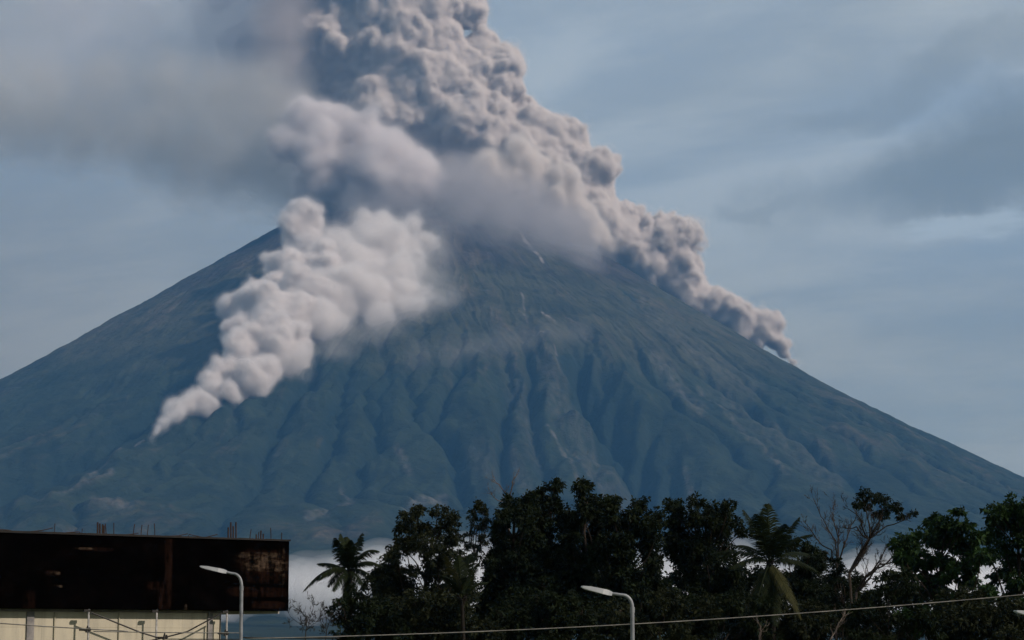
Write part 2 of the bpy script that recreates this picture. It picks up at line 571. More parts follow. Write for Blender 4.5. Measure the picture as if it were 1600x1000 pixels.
def build_ground():
    # one sheet to the horizon, fine near the camera
    ys = np.concatenate([np.linspace(-400, 300, 60), np.geomspace(320, 60000, 50)])
    xs = np.concatenate([-np.geomspace(40000, 60, 34), np.linspace(-50, 50, 21), np.geomspace(60, 40000, 34)])
    X, Y = np.meshgrid(xs, ys)
    Z = 0.25 * perlin2(X / 23, Y / 23) + 3.0 * perlin2(X / 900 + 3, Y / 900) * np.clip((Y - 300) / 2000, 0, 1)
    Z = np.where(Y > 400, Z - np.clip((Y - 400) / 3000, 0, 1) * 4, Z)
    nx = len(xs)
    i = (np.arange(len(ys) - 1)[:, None] * nx + np.arange(nx - 1)[None, :])
    f = np.stack([i, i + 1, i + nx + 1, i + nx], -1).reshape(-1, 4)
    m, N, out = material('ground_grass')
    pos = N.n('ShaderNodeNewGeometry').outputs['Position']
    c = N.ramp(N.noise(pos, 0.35, 7, 0.65), [(0.3, (0.022, 0.032, 0.014)), (0.55, (0.045, 0.060, 0.024)), (0.75, (0.075, 0.065, 0.042))])
    principled(N, out, c, 0.95, 0.1)
    o = put('ground', mesh_np('ground', np.stack([X, Y, Z], -1).reshape(-1, 3), f, [m], smooth=True))
    tag(o, kind='structure')


build_ground()
# ---------------------------------------------------------------- smoke
def smoke_shell(name, density, color, aniso=0.2, surface=0.0, scolor=(0.6, 0.55, 0.53, 1)):
    m, N, out = material(name)
    v = N.n('ShaderNodeVolumePrincipled', {'Color': (*color, 1), 'Density': density, 'Anisotropy': aniso})
    N.put(out, 'Volume', v)
    if surface > 0:
        tr = N.n('ShaderNodeBsdfTransparent')
        df = N.n('ShaderNodeBsdfDiffuse', {0: scolor})
        N.put(out, 'Surface', N.n('ShaderNodeMixShader', {0: surface, 1: tr, 2: df}))
    try:
        m.cycles.homogeneous_volume = True
    except Exception:
        pass
    return m


def grow_puffs(puffs, rng, levels, up=(0, 0, 0)):
    """Puffs on puffs: each ball (x, y, z, r) carries smaller balls on its skin."""
    allp = [np.array(puffs, float)]
    cur = allp[0]
    for n, lo, hi, out in levels:
        kids = []
        for x, y, z, r in cur:
            d = rng.normal(size=(n, 3)) + np.array(up)
            d /= np.linalg.norm(d, axis=1)[:, None]
            rr = r * rng.uniform(lo, hi, n)
            c = np.array([x, y, z]) + d * (r * out)
            kids.append(np.concatenate([c, rr[:, None]], 1))
        cur = np.concatenate(kids)
        allp.append(cur)
    return np.concatenate(allp)


def puff_field(P, h, pad, smooth):
    """Signed distance to the union of the balls on a grid of step h."""
    lo = (P[:, :3] - P[:, 3:4]).min(0) - pad
    hi = (P[:, :3] + P[:, 3:4]).max(0) + pad
    shape = np.ceil((hi - lo) / h).astype(int) + 1
    Fd = np.full(shape, pad, np.float32)
    ax = [lo[i] + np.arange(shape[i]) * h for i in range(3)]
    for x, y, z, r in P:
        R = r + min(pad, 0.8 * r + 2 * h)
        sl = []
        for i, c in enumerate((x, y, z)):
            a = max(0, int((c - R - lo[i]) / h))
            b = min(shape[i], int((c + R - lo[i]) / h) + 2)
            sl.append(slice(a, b))
        dx = (ax[0][sl[0]] - x)[:, None, None]
        dy = (ax[1][sl[1]] - y)[None, :, None]
        dz = (ax[2][sl[2]] - z)[None, None, :]
        d = (np.sqrt(dx * dx + dy * dy + dz * dz) - r).astype(np.float32)
        s = Fd[tuple(sl)]
        if smooth > 0:
            k = smooth * r
            hh = np.clip(0.5 + 0.5 * (s - d) / k, 0, 1)
            s[...] = np.minimum(s, d * hh + s * (1 - hh) - k * hh * (1 - hh))
        else:
            np.minimum(s, d, out=s)
    return Fd, lo


def slope_depth(px, py):
    """How far away the mountain side shows at a pixel of the photograph (its axis where it shows none)."""
    Y = np.arange(2500.0, AXIS[1], 10.0)
    d = at(px, py, 1.0)
    x, z = d.x * Y, EYE + (d.z - EYE) * Y
    hit = np.nonzero(profile(np.hypot(x - AXIS[0], Y - AXIS[1])) > z)[0]
    return float(Y[hit[0]]) if len(hit) else AXIS[1] - 500.0


def drag(Fd, w):
    """The field read at places shifted by w (in grid steps), trilinear."""
    sh = Fd.shape
    out = np.empty_like(Fd)
    jj, kk = np.meshgrid(np.arange(sh[1]), np.arange(sh[2]), indexing='ij')
    for i in range(sh[0]):
        x = np.clip(i + w[0][i], 0, sh[0] - 1.001)
        y = np.clip(jj + w[1][i], 0, sh[1] - 1.001)
        z = np.clip(kk + w[2][i], 0, sh[2] - 1.001)
        xi, yi, zi = x.astype(np.int32), y.astype(np.int32), z.astype(np.int32)
        fx, fy, fz = x - xi, y - yi, z - zi
        c = 0
        for a in (0, 1):
            for b in (0, 1):
                for d in (0, 1):
                    c = c + Fd[xi + a, yi + b, zi + d] * ((fx if a else 1 - fx) * (fy if b else 1 - fy) * (fz if d else 1 - fz))
        out[i] = c
    return out


def px_puffs(lst, Y0):
    """(px, py, radius px, depth offset px) in the photograph's pixels, standing at distance Y0, to balls in metres."""
    out = []
    for q in lst:
        px, py, r = q[:3]
        dpt = q[3] if len(q) > 3 else 0.0
        Yb = Y0(px, py, r) if callable(Y0) else Y0
        k = Yb / F_PX
        Y = Yb + dpt * k
        p = at(px, py, Y)
        out.append((p.x, p.y, p.z, r * Y / F_PX))
    return out


def build_smoke(name, groups, h, seed):
    """One body of smoke as nested closed shells, each adding its own density: soft at the skin, thick in the middle.
    Every group of puffs has its own shells: (offset in metres, share of the wisps, material)."""
    rng = np.random.default_rng(seed)
    V, Q, M, mats = [], [], [], []
    n0 = 0
    for g in groups:
        P = grow_puffs(px_puffs(g['puffs'], g['Y']), rng, g.get('levels', []), g.get('up', (0, 0, 0.2)))
        hh = g.get('h', h)
        fl, bl = g.get('fluff', ()), g.get('billow', ())
        flat = g.get('flat', 1.0)           # > 1 spreads the body sideways and away
        zc = P[:, 2].mean()
        if flat != 1.0:
            P[:, 2] = zc + (P[:, 2] - zc) * flat
        pad = max(s[0] for s in g['shells']) + 4 * hh + sum(abs(a) for _c, a in bl) + 0.6 * sum(abs(a) for _c, a in fl)
        Fd, lo = puff_field(P, hh, pad, g.get('smooth', 0.15))
        for cell, amp in g.get('warp', ()):   # turbulence drags the balls out of round
            Fd = drag(Fd, [lattice_noise(Fd.shape, cell / hh, rng) * amp / hh for _ in range(3)])
        for cell, amp in bl:                # rounded lumps with creases between them
            Fd += amp * (0.45 - 1.6 * np.abs(lattice_noise(Fd.shape, cell / hh, rng)))
        soft = np.zeros_like(Fd)
        for cell, amp in fl:                # wisps that mostly the outer shells follow
            soft += amp * lattice_noise(Fd.shape, cell / hh, rng)
        for off, mixn, mt in g['shells']:
            v, q = surface_nets(Fd + soft * mixn, lo, hh, off)
            if len(q) == 0:
                continue
            if flat != 1.0:
                v[:, 2] = zc + (v[:, 2] - zc) / flat
            V.append(v)
            Q.append(q + n0)
            if mt not in mats:
                mats.append(mt)
            M.append(np.full(len(q), mats.index(mt)))
            n0 += len(v)
    return put(name, mesh_np(name, np.concatenate(V), np.concatenate(Q), mats, np.concatenate(M), smooth=True))


ASH = (0.88, 0.835, 0.785)
GREY = (0.90, 0.87, 0.86)
WHITE = (0.905, 0.88, 0.86)


def shells(prefix, spec, color, aniso=0.2):
    """spec: (offset, wisps, density, surface)."""
    return [(o, w, smoke_shell('%s_%s' % (prefix, nm), d, color, aniso, sf)) for (o, w, d, sf), nm in zip(spec, ('veil', 'fringe', 'skin', 'flesh', 'body', 'heart', 'core', 'kernel'))]


# main eruption column: rises behind the far right flank and leans up to the left
main = [
    (1118, 476, 27), (1135, 490, 25, 5), (1152, 490, 22), (1168, 498, 20), (1200, 514, 19), (1222, 532, 14), (1190, 508, 17),
    (1235, 556, 7), (1222, 545, 11), (1205, 525, 15), (1215, 530, 13, 12), (1180, 512, 15), (1160, 502, 24), (1150, 520, 22, -6), (1128, 508, 18), (1105, 492, 16), (1185, 530, 18),
    (1085, 470, 26), (1070, 440, 30), (1075, 405, 27), (1085, 368, 20), (1066, 362, 24), (1040, 372, 34), (1045, 410, 34, 10), (1012, 375, 32), (1020, 420, 34, 10), (990, 398, 36, -10),
    (985, 352, 30), (960, 385, 38, -20), (958, 335, 34), (930, 360, 40, -30), (915, 330, 46, -20), (905, 372, 30, -50),
    (955, 262, 24), (935, 285, 38), (915, 262, 42), (895, 300, 50, -10), (880, 228, 38), (860, 255, 52), (850, 300, 56, -25), (885, 345, 38, -40),
    (820, 215, 52), (800, 262, 64, -20), (800, 320, 46, -40), (770, 120, 40), (783, 155, 34), (765, 175, 58), (740, 95, 36), (720, 150, 64, -15), (735, 220, 70, -15), (690, 110, 46), (680, 190, 72, -15), (745, 290, 56, -20),
    (640, 150, 74, -25), (690, 265, 56), (640, 90, 60, -15), (605, 200, 66), (590, 110, 66, -10), (560, 170, 60, 10), (545, 75, 56, -25), (520, 120, 52, 10), (500, 50, 50, -5), (610, 40, 66, -20), (670, 40, 50, -15), (655, 60, 30, -40),
    (690, 5, 48), (725, 15, 28), (715, -35, 50), (640, -30, 80, -10), (560, -20, 80, 10), (580, -110, 95, 20), (680, -100, 70, 10), (500, -60, 70, 40), (520, 200, 48, 40),
]

fringe_px = [(438, 40, 38), (436, 100, 36), (446, -30, 44), (446, 150, 30), (500, 215, 26), (520, 225, 30), (560, 245, 34), (610, 270, 38), (660, 290, 40), (710, 310, 40), (760, 325, 34), (640, 240, 26), (700, 265, 30), (750, 285, 26), (600, 225, 22), (800, 345, 26)]  # soft puffs in darker smoke colour, painting the column's shaded lower left
front_px = [(800, 292, 34), (835, 300, 38), (868, 318, 38), (900, 345, 36), (925, 360, 30), (885, 360, 34), (905, 380, 24), (850, 335, 32), (945, 372, 20), (770, 275, 30), (820, 265, 30), (880, 290, 30)]
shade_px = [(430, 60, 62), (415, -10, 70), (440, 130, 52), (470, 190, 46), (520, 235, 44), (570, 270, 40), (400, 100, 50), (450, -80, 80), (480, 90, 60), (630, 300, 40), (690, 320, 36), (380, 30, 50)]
plume = build_smoke('ash_plume', [dict(
    puffs=main, Y=11000.0, levels=[(13, 0.22, 0.66, 0.78), (9, 0.14, 0.45, 0.84)], up=(0.1, -0.2, 0.35), smooth=0.20, warp=((190, 36), (80, 23), (38, 11), (19, 4.5)),
    billow=((70, 9), (34, 7)), fluff=((150, 20), (70, 13), (34, 10), (19, 7), (14, 4)),
    shells=shells('ash_smoke', [(18, 1.3, 0.0010, 0), (8, 1.0, 0.004, 0), (0, 0.85, 0.020, 0.08), (-6, 0.75, 0.06, 0.18), (-15, 0.6, 0.08, 0.25)], ASH)),
    dict(puffs=front_px, Y=10480.0, h=8.0, levels=[(13, 0.22, 0.6, 0.78), (9, 0.16, 0.45, 0.84)], smooth=0.2, warp=((150, 30), (70, 18), (34, 8)), billow=((60, 7),), fluff=((150, 26), (70, 15), (34, 9), (18, 5)),
         shells=shells('ash_front', [(36, 1.4, 0.0008, 0), (20, 1.2, 0.002, 0), (7, 1.0, 0.006, 0), (-3, 0.85, 0.016, 0.05), (-14, 0.7, 0.03, 0.12)], ASH)),
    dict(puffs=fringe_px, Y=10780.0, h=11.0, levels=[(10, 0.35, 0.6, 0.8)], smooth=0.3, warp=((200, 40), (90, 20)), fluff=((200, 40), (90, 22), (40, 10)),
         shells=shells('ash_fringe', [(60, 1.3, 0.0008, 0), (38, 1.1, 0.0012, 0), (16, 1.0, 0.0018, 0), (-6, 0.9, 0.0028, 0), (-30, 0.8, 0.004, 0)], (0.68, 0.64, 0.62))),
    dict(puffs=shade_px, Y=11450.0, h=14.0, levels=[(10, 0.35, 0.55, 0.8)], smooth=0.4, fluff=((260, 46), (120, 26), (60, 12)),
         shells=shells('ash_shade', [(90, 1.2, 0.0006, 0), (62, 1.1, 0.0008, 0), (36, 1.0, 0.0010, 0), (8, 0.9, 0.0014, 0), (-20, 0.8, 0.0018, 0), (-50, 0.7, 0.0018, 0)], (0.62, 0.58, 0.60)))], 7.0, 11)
tag(plume, 'huge billowing grey brown eruption column leaning up from the right flank', 'ash plume')

# the older ash that drifts away to the left, in front of the column, soft all round
drift_near = [(455, 185, 18), (485, 185, 26), (520, 190, 32), (560, 215, 40), (600, 245, 44), (640, 270, 44), (675, 300, 38), (690, 325, 30), (620, 300, 50), (560, 265, 52), (500, 235, 50), (455, 225, 36), (600, 330, 30), (650, 345, 28), (550, 310, 36), (500, 290, 40)]
drift_far = [(350, 150, 40), (420, 150, 44), (260, 150, 40), (160, 150, 36), (60, 140, 36), (-40, 140, 36), (520, 318, 38), (580, 330, 36), (470, 305, 40), (625, 335, 30), (550, 350, 24), (340, 290, 24), (430, 265, 52), (370, 245, 56), (310, 232, 58), (250, 215, 56), (190, 205, 50), (130, 195, 48), (70, 190, 46), (10, 185, 46), (-60, 180, 46), (-130, 175, 46), (300, 270, 34), (240, 255, 30), (420, 300, 30),
             (360, 200, 46), (300, 180, 40), (420, 190, 50), (480, 310, 26)]
drift_top = [(700, 385, 34), (760, 380, 36), (820, 375, 32), (880, 365, 30), (900, 395, 18), (650, 345, 40), (680, 400, 26), (740, 410, 26), (800, 410, 24), (860, 400, 22), (600, 350, 26), (740, 345, 46), (790, 350, 42), (830, 345, 40), (720, 310, 40), (850, 375, 26), (690, 360, 34)]
drift = build_smoke('drifting_ash_cloud', [
    dict(puffs=drift_near, Y=10350.0, levels=[(12, 0.3, 0.5, 0.8)], smooth=0.22, warp=((180, 34), (80, 16)), billow=((110, 14), (50, 8)), fluff=((160, 28), (70, 17), (32, 11), (19, 6)),
         shells=shells('near_drift', [(40, 1.4, 0.0006, 0), (22, 1.2, 0.0014, 0), (8, 1.0, 0.004, 0), (-2, 0.9, 0.008, 0), (-14, 0.75, 0.010, 0.06), (-46, 0.5, 0.006, 0), (-75, 0.5, 0.008, 0)], GREY)),
    dict(puffs=drift_far, Y=10500.0, h=14.0, levels=[(8, 0.35, 0.6, 0.75)], smooth=0.5, warp=((320, 44), (140, 30), (60, 14)), fluff=((300, 60), (140, 40), (60, 22), (30, 10)),
         shells=shells('far_drift', [(110, 1.3, 0.0004, 0), (76, 1.2, 0.0005, 0), (46, 1.1, 0.0007, 0), (18, 0.9, 0.0009, 0.02), (-10, 0.8, 0.0012, 0), (-40, 0.8, 0.0014, 0), (-80, 0.8, 0.0014, 0)], (0.71, 0.70, 0.66))),
    dict(puffs=[(660, 375, 36), (700, 385, 46), (770, 390, 48), (840, 400, 44), (905, 415, 32), (720, 350, 36), (790, 350, 36), (740, 440, 40), (820, 445, 36), (560, 350, 26)], Y=10050.0, h=14.0, levels=[(7, 0.4, 0.6, 0.75)], smooth=0.6, fluff=((220, 40), (90, 22)),
         shells=shells('peak_haze', [(90, 1.2, 0.0003, 0), (60, 1.1, 0.0005, 0), (28, 1.0, 0.0007, 0), (-4, 0.9, 0.0010, 0), (-36, 0.8, 0.0012, 0)], (0.62, 0.60, 0.60))),
    dict(puffs=drift_top, Y=10300.0, h=12.0, levels=[(8, 0.35, 0.6, 0.75)], smooth=0.5, fluff=((200, 30), (80, 16)),
         shells=shells('top_drift', [(80, 1.2, 0.0010, 0), (52, 1.1, 0.0014, 0), (26, 1.0, 0.002, 0), (0, 0.9, 0.0026, 0), (-30, 0.8, 0.003, 0)], (0.66, 0.64, 0.64))),
], 9.0, 23)
tag(drift, 'soft pale grey ash cloud drifting left across the hidden summit', 'ash cloud')

veil_px = [(60, 110, 52), (150, 95, 52), (240, 80, 52), (330, 100, 56), (-60, 110, 52), (0, 60, 40), (420, 50, 70), (400, 110, 60), (440, 140, 55), (330, 30, 50), (290, 70, 44), (250, 110, 44), (210, 140, 40), (380, -30, 60), (440, -60, 70), (480, 20, 60), (150, 150, 36), (320, 130, 40), (90, 30, 46), (30, 60, 40), (150, 0, 40)]
veil = build_smoke('ash_veil', [dict(
    puffs=veil_px, Y=11500.0, levels=[(8, 0.4, 0.7, 0.8)], smooth=0.6, warp=((420, 110), (180, 50)), fluff=((420, 90), (180, 50), (80, 22)),
    shells=shells('ash_veil', [(150, 1.2, 0.0002, 0), (110, 1.1, 0.00022, 0), (74, 1.0, 0.00025, 0), (40, 0.9, 0.0003, 0.02), (6, 0.8, 0.0004, 0), (-30, 0.8, 0.0004, 0)], (0.78, 0.76, 0.78)))], 15.0, 37)
tag(veil, 'thin lavender ash veil trailing from the dark side of the column', 'ash cloud')

# the smoke that climbs the near left flank
left_px = [(478, 343, 27), (470, 366, 33), (478, 398, 38), (455, 430, 42), (437, 455, 34), (500, 430, 42), (398, 488, 44), (440, 500, 50), (490, 470, 46), (380, 520, 30), (420, 545, 46), (458, 540, 32), (380, 560, 36), (350, 585, 26),
           (400, 592, 28), (412, 585, 28), (340, 612, 19), (365, 615, 18), (310, 625, 19), (325, 632, 16), (292, 634, 18), (280, 647, 14), (267, 652, 12), (272, 637, 11), (259, 667, 9), (251, 678, 7), (245, 685, 5), (241, 690, 3.4), (335, 600, 20)]
lobe_px = [(600, 348, 24), (645, 345, 22), (570, 345, 20), (665, 375, 24), (505, 425, 44), (485, 465, 44), (520, 470, 40), (640, 480, 24), (590, 490, 24), (560, 420, 48), (600, 388, 50), (633, 395, 32), (578, 370, 30), (618, 430, 40), (540, 450, 46), (580, 462, 38), (643, 413, 24), (628, 458, 28), (530, 400, 36), (660, 465, 18), (500, 500, 34), (460, 560, 26)]
FOOT = slope_depth(240, 691)
HEAD = slope_depth(520, 430)


def left_Y(px, py, r):
    t = (691.0 - py) / (691.0 - 430.0)
    return FOOT - 60 + (HEAD - FOOT) * min(t, 1.15) - r * 2.2 - 110


thin_px = [(660, 440, 34), (680, 470, 28), (640, 500, 30), (600, 520, 28), (560, 530, 28), (520, 560, 22), (680, 400, 24)]
left = build_smoke('slope_smoke_plume', [
    dict(puffs=thin_px, Y=lambda px, py, r: left_Y(px, py, r) + 140, h=11.0, levels=[(9, 0.35, 0.6, 0.8)], smooth=0.4, warp=((160, 40), (70, 22)), fluff=((150, 36), (70, 22), (30, 10)),
         shells=shells('slope_thin', [(64, 1.2, 0.0003, 0), (42, 1.1, 0.0004, 0), (20, 1.0, 0.0006, 0), (-2, 0.9, 0.0008, 0), (-26, 0.8, 0.001, 0)], WHITE)),
    dict(puffs=left_px, Y=left_Y, levels=[(13, 0.24, 0.58, 0.80), (10, 0.20, 0.5, 0.86)], smooth=0.16, up=(0, -0.2, 0.3), warp=((120, 18), (50, 10), (24, 4)), billow=((56, 7), (26, 5)), fluff=((100, 12), (44, 9), (22, 6), (13, 3.5)), h=6.0,
         shells=shells('slope_smoke', [(14, 1.3, 0.0012, 0), (6, 1.0, 0.004, 0), (-1, 0.8, 0.012, 0.05), (-8, 0.6, 0.026, 0.12), (-20, 0.4, 0.04, 0.2)], WHITE)),
    dict(puffs=lobe_px, Y=left_Y, levels=[(12, 0.3, 0.5, 0.8)], smooth=0.2, warp=((140, 26), (60, 13)), billow=((120, 8), (40, 5)), fluff=((120, 26), (50, 13), (26, 9), (14, 5)),
         shells=shells('slope_lobe', [(38, 1.5, 0.0006, 0), (20, 1.3, 0.0014, 0), (7, 1.0, 0.0035, 0), (-3, 0.85, 0.007, 0), (-14, 0.7, 0.010, 0.06), (-40, 0.5, 0.012, 0)], WHITE)),
], 7.0, 41)
tag(left, 'white smoke plume climbing the near flank from a thin foot', 'smoke plume')

wisp_px = [(700, 555, 14), (740, 548, 15), (780, 540, 15), (820, 535, 14), (860, 528, 13), (900, 520, 12), (660, 560, 12)]
wisp = build_smoke('dust_wisp', [dict(
    puffs=wisp_px, Y=lambda px, py, r: slope_depth(px, py) - 120.0, h=8.0, levels=[(8, 0.4, 0.7, 0.8)], smooth=0.6, fluff=((110, 20), (50, 10)),
    shells=shells('dust_wisp', [(40, 1.3, 0.0003, 0), (18, 1.1, 0.0003, 0.01), (0, 1.0, 0.0004, 0), (-16, 0.8, 0.0004, 0)], WHITE))], 8.0, 43)
tag(wisp, 'faint flat dust wisp lying across the middle of the bare slope', 'dust cloud')

# low cloud round the foot of the mountain
rm = random.Random(8)
mist_px = [(x, 918 + rm.uniform(-14, 14) + (12 if x > 700 else 0), rm.uniform(26, 44), rm.uniform(-120, 260)) for x in range(-500, 2200, 34)]
mist = build_smoke('mist', [dict(
    puffs=mist_px, Y=4700.0, h=13.0, levels=[(9, 0.35, 0.6, 0.8)], smooth=0.3, fluff=((150, 24), (70, 13), (34, 6)),
    shells=shells('mist', [(34, 1.2, 0.0022, 0), (18, 1.1, 0.0035, 0), (2, 1.0, 0.006, 0.05), (-16, 0.8, 0.010, 0)], (0.96, 0.965, 0.97)))], 13.0, 47)
tag(mist, 'low white cloud bank lying along the foot of the volcano', 'mist', kind='stuff')
# ---------------------------------------------------------------- shapes for small things
class MB:
    """Collects tubes, boxes and leaves, and links them as one mesh object."""
    def __init__(self):
        self.v, self.f, self.n = [], [], 0

    def add(self, v, f):
        self.v.append(np.asarray(v, float))
        self.f.extend([[i + self.n for i in q] for q in f])
        self.n += len(v)

    def tube(self, pts, radii, k=6, caps=True):
        pts = [Vector(p) for p in pts]
        n = len(pts)
        if not hasattr(radii, '__len__'):
            radii = [radii] * n
        vs = []
        a = None
        for i, p in enumerate(pts):
            t = (pts[min(i + 1, n - 1)] - pts[max(i - 1, 0)])
            t = t.normalized() if t.length > 1e-9 else Vector((0, 0, 1))
            if a is None:
                a = t.orthogonal().normalized()
            a = (a - t * a.dot(t))
            a = a.normalized() if a.length > 1e-6 else t.orthogonal().normalized()
            b = t.cross(a)
            for j in range(k):
                w = 2 * math.pi * j / k
                vs.append(p + (a * math.cos(w) + b * math.sin(w)) * radii[i])
        fs = []
        for i in range(n - 1):
            for j in range(k):
                j2 = (j + 1) % k
                fs.append((i * k + j, i * k + j2, (i + 1) * k + j2, (i + 1) * k + j))
        if caps:
            fs.append(tuple(range(k))[::-1])
            fs.append(tuple((n - 1) * k + j for j in range(k)))
        self.add([tuple(v) for v in vs], fs)

    def hexa(self, c8):
        """Eight corners: four below counter-clockwise from above, four above."""
        self.add([tuple(c) for c in c8], [(3, 2, 1, 0), (4, 5, 6, 7), (0, 1, 5, 4), (1, 2, 6, 5), (2, 3, 7, 6), (3, 0, 4, 7)])

    def build(self, name, mat, parent=None, smooth=False, bevel=0.0, loc=None):
        me = bpy.data.meshes.new(name)
        off = Vector(loc) if loc is not None else Vector((0, 0, 0))
        V = np.concatenate(self.v) - np.array(off)
        me.from_pydata(V.tolist(), [], self.f)
        me.materials.append(mat)
        if bevel > 0:
            bm = bmesh.new()
            bm.from_mesh(me)
            bmesh.ops.bevel(bm, geom=list(bm.edges), offset=bevel, segments=2, affect='EDGES', clamp_overlap=True)
            bm.to_mesh(me)
            bm.free()
        if smooth:
            for p in me.polygons:
                p.use_smooth = True
        me.update()
        o = bpy.data.objects.new(name, me)
        COL.objects.link(o)
        if loc is not None:
            o.location = off
        if parent is not None:
            o.parent = parent
        return o


def empty(name, loc=(0, 0, 0)):
    o = bpy.data.objects.new(name, None)
    o.empty_display_size = 0.5
    COL.objects.link(o)
    o.location = loc
    return o


def simple_mat(name, c0, c1, scale, rough=0.8, spec=0.25, metal=0.0, bump=0.0):
    m, N, out = material(name)
    pos = N.n('ShaderNodeTexCoord').outputs['Object']
    f = N.noise(pos, scale, 6, 0.65)
    col = N.mix(N.maprange(f, 0.3, 0.7), (*c0, 1), (*c1, 1))
    nrm = N.n('ShaderNodeBump', {'Strength': bump, 'Distance': 0.02, 'Height': f}).outputs[0] if bump else None
    principled(N, out, col, rough, spec, metal, nrm)
    return m


# ---------------------------------------------------------------- the unfinished building
def build_building():
    Y0, Y1 = 80.0, 86.8
    P0 = at(0, 832, Y0)
    P1 = at(452, 846, Y1)
    top = P0.z
    bot = at(0, 950, Y0).z
    d = Vector((P1.x - P0.x, P1.y - P0.y, 0)).normalized()      # along the front, to the right
    back = Vector((-d.y, d.x, 0))
    L0, L1 = -9.0, (Vector((P1.x, P1.y, 0)) - Vector((P0.x, P0.y, 0))).length
    O = Vector((P0.x, P0.y, 0))

    def w(s, t, z):
        return O + d * s + back * t + Vector((0, 0, z))
    base = w((L0 + L1) / 2, 4, 0)
    root = empty('unfinished_building', base)
    tag(root, 'unfinished building with blackened rusty upper storey above a cream wall', 'building')

    def part(mb, name, mat, parent=root, **kw):
        loc = Vector((0, 0, 0))
        o = mb.build(name, mat, None, **kw)
        o.parent = parent
        o.matrix_parent_inverse = Matrix.Translation(-base) if parent is root else Matrix.Translation(Vector((0, 0, 0)))
        return o

    def along(s):     # the column of the picture where the front stands at s, turned round
        return s

    def s_of(px):     # where on the front line the picture column px falls
        u = (px - 800.0) / F_PX
        # (O.x + d.x s) / depth = u, depth measured along the view, near level
        k = u / (math.cos(PITCH))
        return (k * O.y - O.x) / (d.x - k * d.y)
    # --- burnt cladding of the upper storey
    m, N, out = material('burnt_rusty_cladding')
    tc = N.n('ShaderNodeTexCoord').outputs['Object']
    gp = N.vmath('SUBTRACT', tc, tuple(O))
    su = N.vmath('DOT_PRODUCT', gp, tuple(d))
    zz = N.n('ShaderNodeSeparateXYZ', {0: gp}).outputs[2]
    fv = N.n('ShaderNodeCombineXYZ', {0: su, 1: zz, 2: 0.0}).outputs[0]
    fs = N.n('ShaderNodeCombineXYZ', {0: N.math('MULTIPLY', su, 4.0), 1: N.math('MULTIPLY', zz, 0.7), 2: 3.0}).outputs[0]
    n1 = N.noise(fv, 1.1, 7, 0.65)
    n2 = N.noise(fs, 1.0, 6, 0.65)
    n3 = N.noise(fv, 5.0, 7, 0.75)

    def patch(px, py, rx, ry):
        s0 = s_of(px)
        z0 = at(px, py, O.y + d.y * s0).z
        k = Y0 / F_PX * 1.25
        a = N.math('DIVIDE', N.math('SUBTRACT', su, s0), rx * k)
        b = N.math('DIVIDE', N.math('SUBTRACT', zz, z0), ry * k * 0.85)
        e = N.math('ADD', N.math('POWER', N.math('ABSOLUTE', a), 4.0), N.math('POWER', N.math('ABSOLUTE', b), 4.0))
        return N.maprange(e, 1.6, 0.1)
    rust = None
    for q in ((272, 890, 6, 60), (255, 915, 14, 7), (60, 942, 8, 18), (95, 895, 10, 4), (410, 925, 46, 8), (420, 885, 40, 26), (160, 858, 24, 3), (268, 935, 10, 18), (425, 945, 26, 6)):
        p = patch(*q)
        rust = p if rust is None else N.math('MAXIMUM', rust, p)
    worn = None
    for q in ((412, 872, 36, 9), (422, 884, 34, 9), (446, 885, 5, 30), (98, 896, 7, 3), (104, 916, 6, 2), (142, 857, 13, 1.6), (300, 950, 2, 6)):
        p = patch(*q)
        worn = p if worn is None else N.math('MAXIMUM', worn, p)
    rmask = N.math('MULTIPLY', rust, N.maprange(N.math('ADD', N.math('MULTIPLY', n2, 0.6), N.math('MULTIPLY', n3, 0.4)), 0.40, 0.62))
    n4 = N.noise(N.n('ShaderNodeVectorMath', {0: fv, 1: (1.6, 4.5, 1.0)}, operation='MULTIPLY').outputs[0], 1.0, 9, 0.75)
    wmask = N.math('MULTIPLY', worn, N.maprange(N.math('ADD', N.math('MULTIPLY', n4, 0.6), N.math('MULTIPLY', n2, 0.4)), 0.44, 0.70))
    soot = N.mix(N.maprange(n1, 0.45, 0.75), (0.0006, 0.0005, 0.0005, 1), (0.0022, 0.0014, 0.0012, 1))
    c = N.mix(N.math('MULTIPLY', rmask, 0.9), soot, (0.010, 0.005, 0.0036, 1))
    c = N.mix(wmask, c, (0.085, 0.062, 0.043, 1))
    principled(N, out, c, 0.95, 0.0, 0.0, N.n('ShaderNodeBump', {'Strength': 0.5, 'Distance': 0.03, 'Height': n3}).outputs[0])
    clad = m
    D = 16.0
    mb = MB()
    sk = -0.22           # the gable runs back a little to the left
    mb.hexa([w(L0, 0, bot), w(L1, 0, bot), w(L1 + D * sk, D, bot), w(L0, D, bot), w(L0, 0, top), w(L1, 0, top), w(L1 + D * sk, D, top), w(L0, D, top)])
    up = part(mb, 'upper_storey', clad)
    # coping and cladding seams: thin upright battens with a slight unevenness
    mb = MB()
    mb.hexa([w(L0, -0.05, top + 0.004), w(L1 + 0.04, -0.05, top + 0.004), w(L1 + 0.04, 0.35, top + 0.004), w(L0, 0.35, top + 0.004),
             w(L0, -0.05, top + 0.09), w(L1 + 0.04, -0.05, top + 0.07), w(L1 + 0.04, 0.35, top + 0.07), w(L0, 0.35, top + 0.09)])
    dark = simple_mat('sooty_concrete', (0.004, 0.004, 0.004), (0.012, 0.010, 0.009), 2.0)
    part(mb, 'parapet', dark)
    # soffit
    mb = MB()
    pale = simple_mat('weathered_soffit', (0.20, 0.19, 0.17), (0.34, 0.32, 0.28), 1.5)
